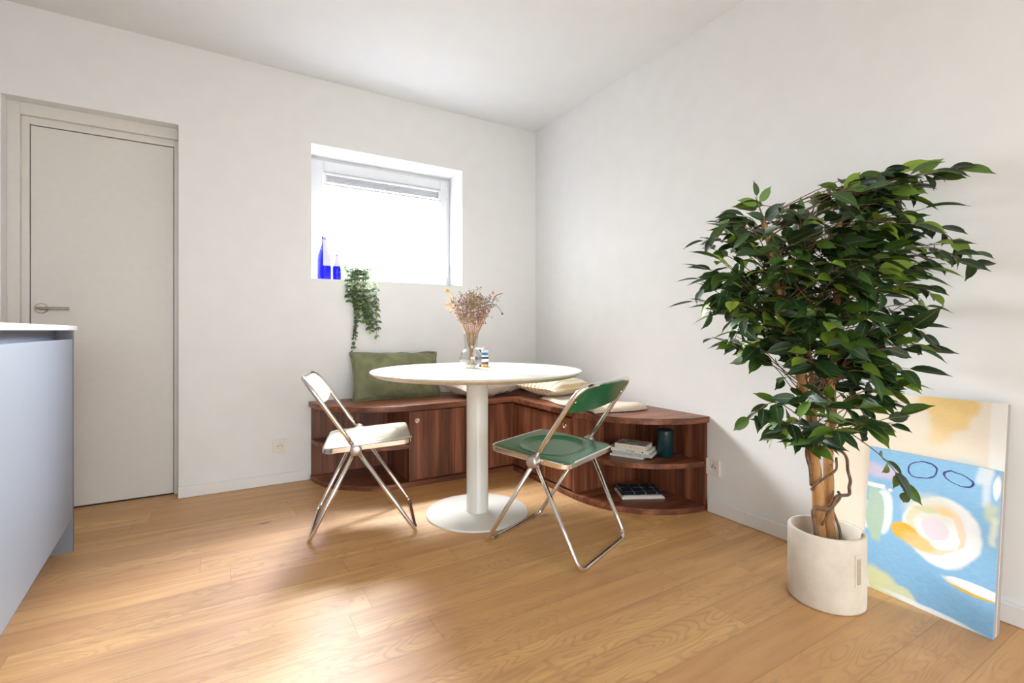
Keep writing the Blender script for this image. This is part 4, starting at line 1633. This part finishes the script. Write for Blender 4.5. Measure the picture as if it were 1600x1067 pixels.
# tiny florets (uncountable)
for k in range(620):
    s1 = rng.gauss(0.005, 0.055)
    z1 = 0.372 - 4.5 * (s1 - 0.01) ** 2 - abs(rng.gauss(0, 0.065)) + rng.uniform(0, 0.025)
    if z1 < 0.20:
        continue
    lim = (z1 - 0.14) * 0.52
    if abs(s1 - 0.012) > lim:
        continue
    blob(fl, loc3(s1, z1, rng.gauss(0, 0.045)), rng.uniform(0.0017, 0.0042))
o = obj('tiny_florets', fl, M['florets'], bq)
o['kind'] = 'stuff'


def shaker(label, loc, mats):
    t = thing('ceramic_shaker', label, 'shaker', loc, 0.0, 'ceramic shakers')
    bm = bmesh.new()
    lathe(bm, [(0.0, 0.0), (0.020, 0.0), (0.0212, 0.003), (0.0212, 0.052), (0.018, 0.058), (0.0165, 0.066), (0.018, 0.074), (0.020, 0.079), (0.020, 0.094), (0.0, 0.094)], 32)
    obj('shaker_body', bm, mats[0], t, smooth=True, auto=40)
    bm = bmesh.new()
    lathe(bm, [(0.0195, 0.0942), (0.019, 0.099), (0.014, 0.103), (0.0, 0.104)], 32)
    obj('shaker_lid', bm, mats[1], t, smooth=True, auto=40)


shaker('blue and white striped ceramic shaker with orange top on the table', (-0.945, -0.915, TZ + 0.0005), (M['ceramic'], M['ceramic']))
shaker('pink-topped ceramic shaker half hidden behind the glass vase', (-0.958, -0.868, TZ + 0.0005), (M['black_ceramic'], M['pink_ceramic']))


# ================================================================== window sill things
def bottle(label, loc, H, R, neck, liquid=0.0):
    t = thing('glass_bottle', label, 'bottle', loc, 0.0, 'cobalt bottles on the sill')
    sh = 0.47 * H
    prof = [(0.0, 0.0), (R * 0.94, 0.0), (R, 0.004), (R, sh), (R * 0.93, sh + 0.09 * H), (R * 0.66, sh + 0.20 * H), (neck * 1.25, sh + 0.32 * H), (neck, sh + 0.40 * H), (neck, H * 0.955)]
    bm = bmesh.new()
    lathe(bm, prof, 36, cap1=False)
    obj('bottle_body', bm, M['cobalt'], t, smooth=True, auto=50)
    bm = bmesh.new()
    lathe(bm, [(neck * 1.02, H * 0.945), (neck * 1.22, H * 0.95), (neck * 1.22, H * 0.985), (neck * 1.1, H), (neck * 0.8, H)], 28, cap0=False, cap1=False)
    obj('bottle_lip', bm, M['cobalt'], t, smooth=True, auto=50)


SILL = WZ0 + 0.0045
bottle('tall cobalt blue glass bottle at the left of the window sill', (-1.632, 0.052, SILL), 0.284, 0.041, 0.0125)
bottle('short cobalt blue glass bottle between the tall bottle and the plant', (-1.553, 0.048, SILL), 0.175, 0.0255, 0.0105)

# trailing artificial plant
tp = thing('trailing_plant', 'small green trailing plant spilling over the window sill', 'plant', (-1.42, 0.055, SILL))
bm = bmesh.new()
lathe(bm, [(0.0, 0.0), (0.030, 0.0), (0.038, 0.062), (0.034, 0.062), (0.033, 0.050), (0.0, 0.050)], 28)
obj('plant_pot', bm, M['upvc'], tp, smooth=True, auto=40)
rng = random.Random(5)
lv = bmesh.new()
uvl = lv.loops.layers.uv.new('UVMap')
st = bmesh.new()


def leaf_mesh(bm, uv, base, d, nrm, L, Wd, droop=0.25, fold=0.35, n=6, tipl=0.12):
    d = d.normalized()
    nrm = (nrm - d * nrm.dot(d))
    nrm = nrm.normalized() if nrm.length > 1e-4 else d.orthogonal().normalized()
    sd = d.cross(nrm)
    rows = []
    for i in range(n + 1):
        f = i / n
        w_ = Wd / 2 * (sin(pi * min(1.0, f ** 0.80)) ** 0.80) * (1 - 0.25 * f) if 0 < f < 1 else 0.0
        if f > 1 - tipl - 0.05 and i < n:
            w_ *= 0.55
        c0 = base + d * (L * f) - nrm * (droop * L * f * f)
        if i in (0, n):
            rows.append([bm.verts.new(c0)])
        else:
            up_ = nrm * (w_ * fold)
            rows.append([bm.verts.new(c0 + sd * w_ + up_), bm.verts.new(c0), bm.verts.new(c0 - sd * w_ + up_)])

    def face(vs_, uvs):
        f_ = bm.faces.new(vs_)
        f_.smooth = True
        for lp, q in zip(f_.loops, uvs):
            lp[uv].uv = q
    for i in range(n):
        A, B = rows[i], rows[i + 1]
        f0, f1 = i / n, (i + 1) / n
        if len(A) == 1:
            face((A[0], B[1], B[0]), ((.5, f0), (.5, f1), (0, f1)))
            face((A[0], B[2], B[1]), ((.5, f0), (1, f1), (.5, f1)))
        elif len(B) == 1:
            face((A[0], A[1], B[0]), ((0, f0), (.5, f0), (.5, f1)))
            face((A[1], A[2], B[0]), ((.5, f0), (1, f0), (.5, f1)))
        else:
            face((A[0], A[1], B[1], B[0]), ((0, f0), (.5, f0), (.5, f1), (0, f1)))
            face((A[1], A[2], B[2], B[1]), ((.5, f0), (1, f0), (1, f1), (.5, f1)))
    return base + d * L - nrm * droop * L


def strand(pts, step, L, spread=1.0, skip=0.0):
    P = bez([Vector(q) for q in pts], 8)
    tube(st, P, 0.0011, 5)
    acc = 0.0
    for a, b in zip(P, P[1:]):
        acc += (b - a).length
        if acc > step:
            acc = 0.0
            for sgn in (-1, 1):
                if rng.random() < skip:
                    continue
                tg = (b - a).normalized()
                out = Vector((sgn * rng.uniform(0.4, 1.0) * spread, -rng.uniform(0.1, 0.9), rng.uniform(-0.5, 0.5)))
                dd = (out + tg * 0.6).normalized()
                leaf_mesh(lv, uvl, b, dd, Vector((rng.uniform(-.4, .4), -0.7, 0.7 + rng.uniform(-.3, .3))), L * rng.uniform(0.8, 1.3), L * 0.66, 0.2, 0.2, 5)


o0 = (0.0, 0.0, 0.055)
for k in range(16):                       # upright mound over the sill
    a = rng.uniform(-1, 1)
    strand([o0, (a * 0.07, rng.uniform(-0.08, 0.01), 0.085 + rng.uniform(-0.01, 0.015)), (a * 0.125, rng.uniform(-0.12, -0.02), rng.uniform(0.03, 0.118))], 0.024, 0.028)
for k in range(30):                       # curtain hanging in front of the wall
    a = rng.random()
    x1 = -0.085 + 0.19 * a
    ln = 0.10 + 0.30 * min(1, a * 1.25) * rng.uniform(0.55, 1.0)
    x2 = x1 + rng.uniform(-0.02, 0.03) + 0.01
    strand([o0, (x1 * 0.7, -0.065, 0.075), (x1, -0.095, 0.005), (x1 * 0.6 + x2 * 0.4, -0.095, -ln * 0.5), (x2, -0.085, -ln)], 0.030, 0.028)
for k in range(5):                        # the long thin tail on the left
    e = rng.uniform(-0.008, 0.008)
    ln = (0.47, 0.44, 0.40, 0.36, 0.32)[k]
    strand([o0, (-0.02 + e, -0.065, 0.07), (-0.035 + e, -0.085, -0.02), (-0.022 + e, -0.080, -0.24), (-0.040 + e, -0.075, -ln)], 0.020, 0.021, 0.7, 0.15)
obj('foliage', lv, M['trail_leaf'], tp, smooth=True, recalc=False)
obj('stems', st, plain('plant_stem', (0.16, 0.14, 0.09), 0.7, grain=0.1), tp, smooth=True)

# ================================================================== canvases leaning on the right wall
def canvas(name, label, w, h, th, foot, yaw, lean, art):
    """foot = floor position of the lower right front corner; local x runs left to right, front faces local -y"""
    t = thing(name, label, 'painting', foot, 0, 'canvases leaning on the wall')
    t.rotation_mode = 'XYZ'
    t.matrix_world = Matrix.Translation(foot) @ Matrix.Rotation(yaw, 4, 'Z') @ Matrix.Rotation(-lean, 4, 'X')
    bm = bmesh.new()
    box(bm, -w, 0, 0.0, 0.0022, 0, h)
    o = obj('painted_face', bm, art, t)
    bmesh_shift(o, w)
    bm = bmesh.new()
    rect_frame(bm, -w + 0.0003, -0.0003, 0.0003, h - 0.0003, 0.03, 0.03, 0.03, 0.03, 0.0022, th)
    obj('canvas_edge', bm, M['linen_edge'], t, bevel=0.001)
    return t


def bmesh_shift(o, w):
    # keep the mesh origin at the lower left corner so the paint layers measure from there
    for v in o.data.vertices:
        v.co.x += w
    o.location.x -= w


yaw_wall = radians(-90)
canvas('painting', 'tall cream canvas with a yellow patch, behind the blue painting', CW, CH, 0.030, (-0.148, -2.800, 0.001), yaw_wall, math.asin(0.112 / 0.722), M['cream_art'])
canvas('painting', 'blue abstract canvas with a white swirl, in front of the cream one', BW, BH, 0.018, (-0.176, -2.800, 0.001), yaw_wall - math.atan2(0.031, 0.372), math.asin(0.062 / 0.513), M['blue_art'])

# ================================================================== ficus in the concrete pot
PX, PY = -0.359, -2.412
pot = thing('potted_ficus', 'tall leafy fig tree in a round concrete pot beside the leaning canvases', 'plant', (PX, PY, 0))
bm = bmesh.new()
PR, PH = 0.119, 0.251
lathe(bm, [(0.0, 0.0005), (PR - 0.006, 0.0005), (PR - 0.001, 0.004), (PR, 0.012), (PR, PH - 0.006), (PR - 0.003, PH - 0.001), (PR - 0.008, PH), (PR - 0.012, PH - 0.001), (PR - 0.0155, PH - 0.006), (PR - 0.0165, PH - 0.10), (0.0, PH - 0.10)], 64)
pt = obj('plant_pot', bm, M['concrete'], pot, smooth=True, auto=50)
bm = bmesh.new()
ang = radians(256)
box(bm, PR - 0.0035, PR + 0.0012, -0.015, 0.015, 0.096, 0.204)
bmesh.ops.rotate(bm, verts=bm.verts, matrix=Matrix.Rotation(ang, 3, 'Z'))
obj('handle_surround', bm, M['concrete'], pt, bevel=0.001)
bm = bmesh.new()
box(bm, PR - 0.0025, PR + 0.0018, -0.0085, 0.0085, 0.104, 0.190)
bmesh.ops.rotate(bm, verts=bm.verts, matrix=Matrix.Rotation(ang, 3, 'Z'))
obj('handle_slot', bm, plain('slot_concrete', srgb(176, 160, 138), 0.9, grain=0.08, gscale=60), pt)
bm = bmesh.new()
lathe(bm, [(0.0, PH - 0.085), (0.06, PH - 0.088), (PR - 0.0168, PH - 0.092), (PR - 0.0168, PH - 0.0995), (0.0, PH - 0.0995)], 40)
obj('potting_filler', bm, M['soil_dark'], pot, smooth=True)


def L3(s, z, t=0.0):
    return RGT * s + FWD * t + Vector((0, 0, z))


T1 = [(-0.020, 0.155), (-0.022, 0.208), (-0.031, 0.372), (-0.049, 0.532), (-0.065, 0.646), (-0.093, 0.748), (-0.12, 0.839), (-0.161, 0.988), (-0.188, 1.124), (-0.207, 1.261), (-0.229, 1.352)]
T2 = [(0.017, 0.155), (0.017, 0.208), (0.014, 0.395), (0.012, 0.555), (0.021, 0.669), (0.014, 0.783), (0.028, 0.988), (0.028, 1.17), (0.044, 1.329), (0.067, 1.421)]
T3 = [(-0.004, 0.155), (-0.004, 0.208), (-0.006, 0.395), (-0.015, 0.532), (-0.018, 0.669), (-0.038, 0.828), (-0.052, 1.01), (-0.056, 1.17), (-0.081, 1.329)]
TR = []
for tr, t0, r0 in ((T1, -0.012, 0.0215), (T2, -0.004, 0.0195), (T3, 0.030, 0.016)):
    pts = bez([L3(s, z, t0 + 0.012 * sin(z * 5 + r0 * 300)) for s, z in tr], 6)
    pts = [q + Vector((noise.noise(q * 9), noise.noise(q * 9 + Vector((5, 0, 0))), 0)) * 0.004 for q in pts]
    n = len(pts)
    bm = bmesh.new()
    tube(bm, pts, [r0 * (1 - 0.62 * i / n) * (1 + 0.10 * noise.noise(pts[i] * 24)) for i in range(n)], 12)
    obj('trunk', bm, M['bark'], pot, smooth=True)
    TR.append(pts)
VI = [(-0.048, 0.18), (-0.048, 0.229), (-0.054, 0.277), (-0.059, 0.314), (-0.047, 0.325), (-0.03, 0.328), (-0.004, 0.341), (0.01, 0.372), (0.033, 0.377), (0.055, 0.381), (0.069, 0.4), (0.073, 0.423), (0.064, 0.459), (0.046, 0.507), (0.023, 0.543), (-0.002, 0.6)]
bm = bmesh.new()
tube(bm, bez([L3(s, z, -0.040 if -0.045 < s < 0.06 else -0.02) for s, z in VI], 4), [0.0065 - 0.002 * i / 62 for i in range(61)], 8)
tube(bm, bez([L3(-0.036, 0.27, -0.034), L3(-0.013, 0.327, -0.044), L3(0.026, 0.368, -0.036), L3(0.03, 0.384, -0.02)], 5), 0.0045, 7)
tube(bm, bez([L3(-0.052, 0.384, 0.0), L3(-0.050, 0.407, -0.02), L3(-0.030, 0.436, -0.038), L3(0.012, 0.464, -0.034), L3(0.03, 0.50, -0.01)], 5), 0.004, 7)
tube(bm, bez([L3(0.012, 0.17, -0.034), L3(0.03, 0.215, -0.028), L3(0.042, 0.25, -0.008), L3(0.034, 0.30, 0.012)], 5), 0.0045, 7)
tube(bm, bez([L3(-0.052, 0.40, -0.0), L3(-0.062, 0.46, -0.01), L3(-0.072, 0.52, -0.005), L3(-0.066, 0.60, -0.02), L3(-0.08, 0.70, -0.03)], 5), 0.006, 7)
obj('vine_stem', bm, M['vine'], pot, smooth=True)

CROWN = [(-0.378, 1.364), (-0.302, 1.471), (-0.211, 1.457), (-0.225, 1.37), (-0.143, 1.425), (-0.104, 1.402), (-0.047, 1.386), (0.021, 1.443), (0.078, 1.507), (0.181, 1.544), (0.295, 1.569), (0.459, 1.557), (0.368, 1.471), (0.317, 1.421), (0.345, 1.325), (0.409, 1.227), (0.481, 1.133), (0.363, 1.158), (0.34, 1.102), (0.352, 1.033), (0.299, 0.988), (0.349, 0.949), (0.26, 0.919), (0.345, 0.881), (0.238, 0.846), (0.265, 0.728), (0.185, 0.719), (0.203, 0.612), (0.14, 0.55), (0.101, 0.555), (-0.002, 0.498), (-0.15, 0.52), (-0.184, 0.555), (-0.286, 0.596), (-0.371, 0.605), (-0.321, 0.669), (-0.218, 0.748), (-0.321, 0.824), (-0.389, 0.896), (-0.378, 0.983), (-0.494, 0.969), (-0.466, 1.056), (-0.485, 1.09), (-0.43, 1.124), (-0.466, 1.227), (-0.416, 1.284)]


def inside(s, z):
    r = False
    n = len(CROWN)
    for i in range(n):
        (x1, y1), (x2, y2) = CROWN[i], CROWN[i - 1]
        if (y1 > z) != (y2 > z) and s < (x2 - x1) * (z - y1) / (y2 - y1) + x1:
            r = not r
    return r


def edge_dist(s, z):
    best = 9
    n = len(CROWN)
    for i in range(n):
        a, b = Vector(CROWN[i]), Vector(CROWN[i - 1])
        q = Vector((s, z))
        t = max(0, min(1, (q - a).dot(b - a) / (b - a).length_squared))
        best = min(best, (a + (b - a) * t - q).length)
    return best


def axis_at(z):
    """a point of the stem nearest in height"""
    tr = TR[rng.choice((0, 0, 1, 1, 2))]
    return min(tr, key=lambda q: abs(q.z - z))


rng = random.Random(11)
lv = bmesh.new()
uvl = lv.loops.layers.uv.new('UVMap')
tg_ = bmesh.new()
nleaf = 0


def add_leaf(base, d, nrm, L, wd):
    global nleaf
    tip = base + d.normalized() * L
    taper = 1 - 0.58 * tip.dot(FWD)          # the crown narrows toward the room
    s, z = tip.dot(RGT) * taper, 0.95 + (tip.z - 0.95) * taper
    if not inside(s, z) and edge_dist(s, z) > 0.012:
        return
    if tip.x + PX > -0.02 or base.x + PX > -0.02:
        return
    pet = base + d.normalized() * 0.012
    tube(tg_, [base, pet], 0.0009, 4, cap=False)
    leaf_mesh(lv, uvl, pet, d, nrm, L, wd, rng.uniform(0.05, 0.32), rng.uniform(0.15, 0.45), 7)
    nleaf += 1


def spray(p0, p1, p2, nl, L=0.088):
    P = bez([p0, p1, p2], 7)
    n = len(P)
    tube(tg_, P, [0.0021 - 0.0011 * i / n for i in range(n)], 5, cap=False)
    for k in range(nl):
        f = 0.38 + 0.60 * (k + rng.uniform(0.2, 0.8)) / nl
        i = min(n - 2, int(f * (n - 1)))
        tg = (P[i + 1] - P[i]).normalized()
        sd = tg.cross(Vector((0, 0, 1)))
        sd = sd.normalized() if sd.length > 0.05 else RGT.copy()
        sgn = 1 if k % 2 else -1
        d = tg * rng.uniform(0.35, 0.9) + sd * sgn * rng.uniform(0.5, 1.0) + Vector((0, 0, rng.uniform(-0.65, 0.25)))
        nrm = Vector((rng.gauss(0, 0.45), rng.gauss(0, 0.45), rng.uniform(0.35, 1.0))) - FWD * rng.uniform(0.1, 1.1)
        l = L * rng.uniform(0.72, 1.22)
        add_leaf(P[i], d, nrm, l, l * rng.uniform(0.43, 0.55))
    tg = (P[-1] - P[-2]).normalized()
    l = L * rng.uniform(0.85, 1.2)
    add_leaf(P[-1], tg + Vector((0, 0, rng.uniform(-0.4, 0.1))), Vector((rng.gauss(0, 0.3), rng.gauss(0, 0.3), 1)) - FWD * 0.3, l, l * 0.44)


count = 0
tries = 0
while count < 240 and tries < 30000:
    tries += 1
    s, z = rng.uniform(-0.5, 0.49), rng.uniform(0.5, 1.58)
    if not inside(s, z):
        continue
    ed = edge_dist(s, z)
    if ed < 0.025 or (ed > 0.12 and rng.random() < 0.35):
        continue
    tmax = min(0.27, 0.05 + ed * 1.7)
    t = rng.uniform(-tmax, tmax * 0.8)
    lim = (0.359 - 0.075 - 0.859 * s) / 0.512
    if t > lim:
        t = lim - rng.uniform(0.0, 0.06)
        if t < -0.32:
            continue
    if z < 0.76 and rng.random() < 0.45:
        continue
    taper = 1 / (1 - 0.58 * t)
    tip = L3(s * taper, 0.95 + (z - 0.95) * taper, t)
    a = axis_at(max(0.52, z - rng.uniform(0.02, 0.20) - 0.25 * abs(s)))
    if not inside(a.dot(RGT), a.z) and a.z > 0.62:
        continue
    mid = a.lerp(tip, 0.55) + Vector((0, 0, rng.uniform(0.01, 0.06)))
    spray(a, mid, tip, rng.randint(4, 6))
    count += 1

# distinct outer sprigs that shape the silhouette
for (s0, z0), (s1, z1), (s2, z2), t, nl in (
        ((-0.20, 1.20), (-0.235, 1.35), (-0.262, 1.42), -0.02, 3),
        ((-0.22, 1.28), (-0.33, 1.34), (-0.41, 1.27), 0.02, 7),
        ((-0.19, 1.10), (-0.33, 1.16), (-0.43, 1.10), 0.04, 7),
        ((-0.17, 1.02), (-0.34, 1.10), (-0.44, 1.02), -0.04, 7),
        ((-0.15, 0.95), (-0.30, 1.00), (-0.36, 0.90), -0.06, 7),
        ((0.06, 1.38), (0.20, 1.46), (0.375, 1.485), -0.15, 9),
        ((0.05, 1.33), (0.18, 1.42), (0.28, 1.475), -0.06, 7),
        ((0.04, 1.25), (0.24, 1.30), (0.375, 1.155), -0.18, 9),
        ((0.04, 1.18), (0.22, 1.22), (0.335, 1.14), -0.22, 8),
        ((0.03, 1.05), (0.20, 1.10), (0.27, 1.05), -0.16, 7),
        ((0.03, 0.95), (0.18, 0.98), (0.27, 0.94), -0.10, 6),
        ((0.02, 0.85), (0.18, 0.90), (0.29, 0.88), -0.08, 6),
        ((0.02, 0.68), (0.12, 0.74), (0.20, 0.74), -0.10, 6),
        ((0.015, 0.60), (0.10, 0.64), (0.16, 0.60), -0.09, 6),
        ((-0.06, 0.62), (-0.20, 0.70), (-0.30, 0.645), -0.05, 8),
        ((-0.06, 0.58), (-0.16, 0.64), (-0.22, 0.60), -0.10, 6),
        ((-0.03, 0.54), (-0.08, 0.58), (-0.11, 0.545), -0.10, 4)):
    a = L3(s0, z0, 0.0)
    spray(a, L3(s1, z1, t * 0.7), L3(s2, z2, t), nl, 0.088)
CROWN = [(0.05, 0.58), (0.16, 0.58), (0.24, 0.44), (0.30, 0.32), (0.25, 0.31), (0.15, 0.42), (0.04, 0.50)]
spray(L3(0.03, 0.62, -0.02), L3(0.135, 0.52, -0.09), L3(0.225, 0.395, -0.10), 7, 0.075)
# two young shoots standing above the crown on the left
for path, leaves in (
        ([(-0.21, 1.26), (-0.245, 1.335), (-0.268, 1.395), (-0.272, 1.415)],
         (((-0.272, 1.415), (-0.22, 1.0), 0.055), ((-0.262, 1.395), (0.55, 0.8), 0.066), ((-0.270, 1.385), (-1.0, 0.22), 0.075), ((-0.245, 1.335), (-0.9, 0.3), 0.07))),
        ([(-0.10, 1.22), (-0.115, 1.30), (-0.125, 1.345)],
         (((-0.125, 1.345), (0.05, 1.0), 0.068), ((-0.12, 1.325), (-0.9, 0.25), 0.085), ((-0.115, 1.315), (0.9, 0.2), 0.08)))):
    P = bez([L3(a, b, -0.05) for a, b in path], 5)
    tube(tg_, P, 0.0016, 5, cap=False)
    for (a, b), (da, db), l in leaves:
        leaf_mesh(lv, uvl, L3(a, b, -0.05), RGT * da + Vector((0, 0, db)) - FWD * 0.15, Vector((0, 0, 0.25)) - FWD + RGT * 0.2, l, l * 0.5, 0.08, 0.3, 7)
obj('foliage', lv, M['ficus'], pot, smooth=True, recalc=False)
obj('branches', tg_, M['twig'], pot, smooth=True, recalc=False)
print('ficus leaves', nleaf)
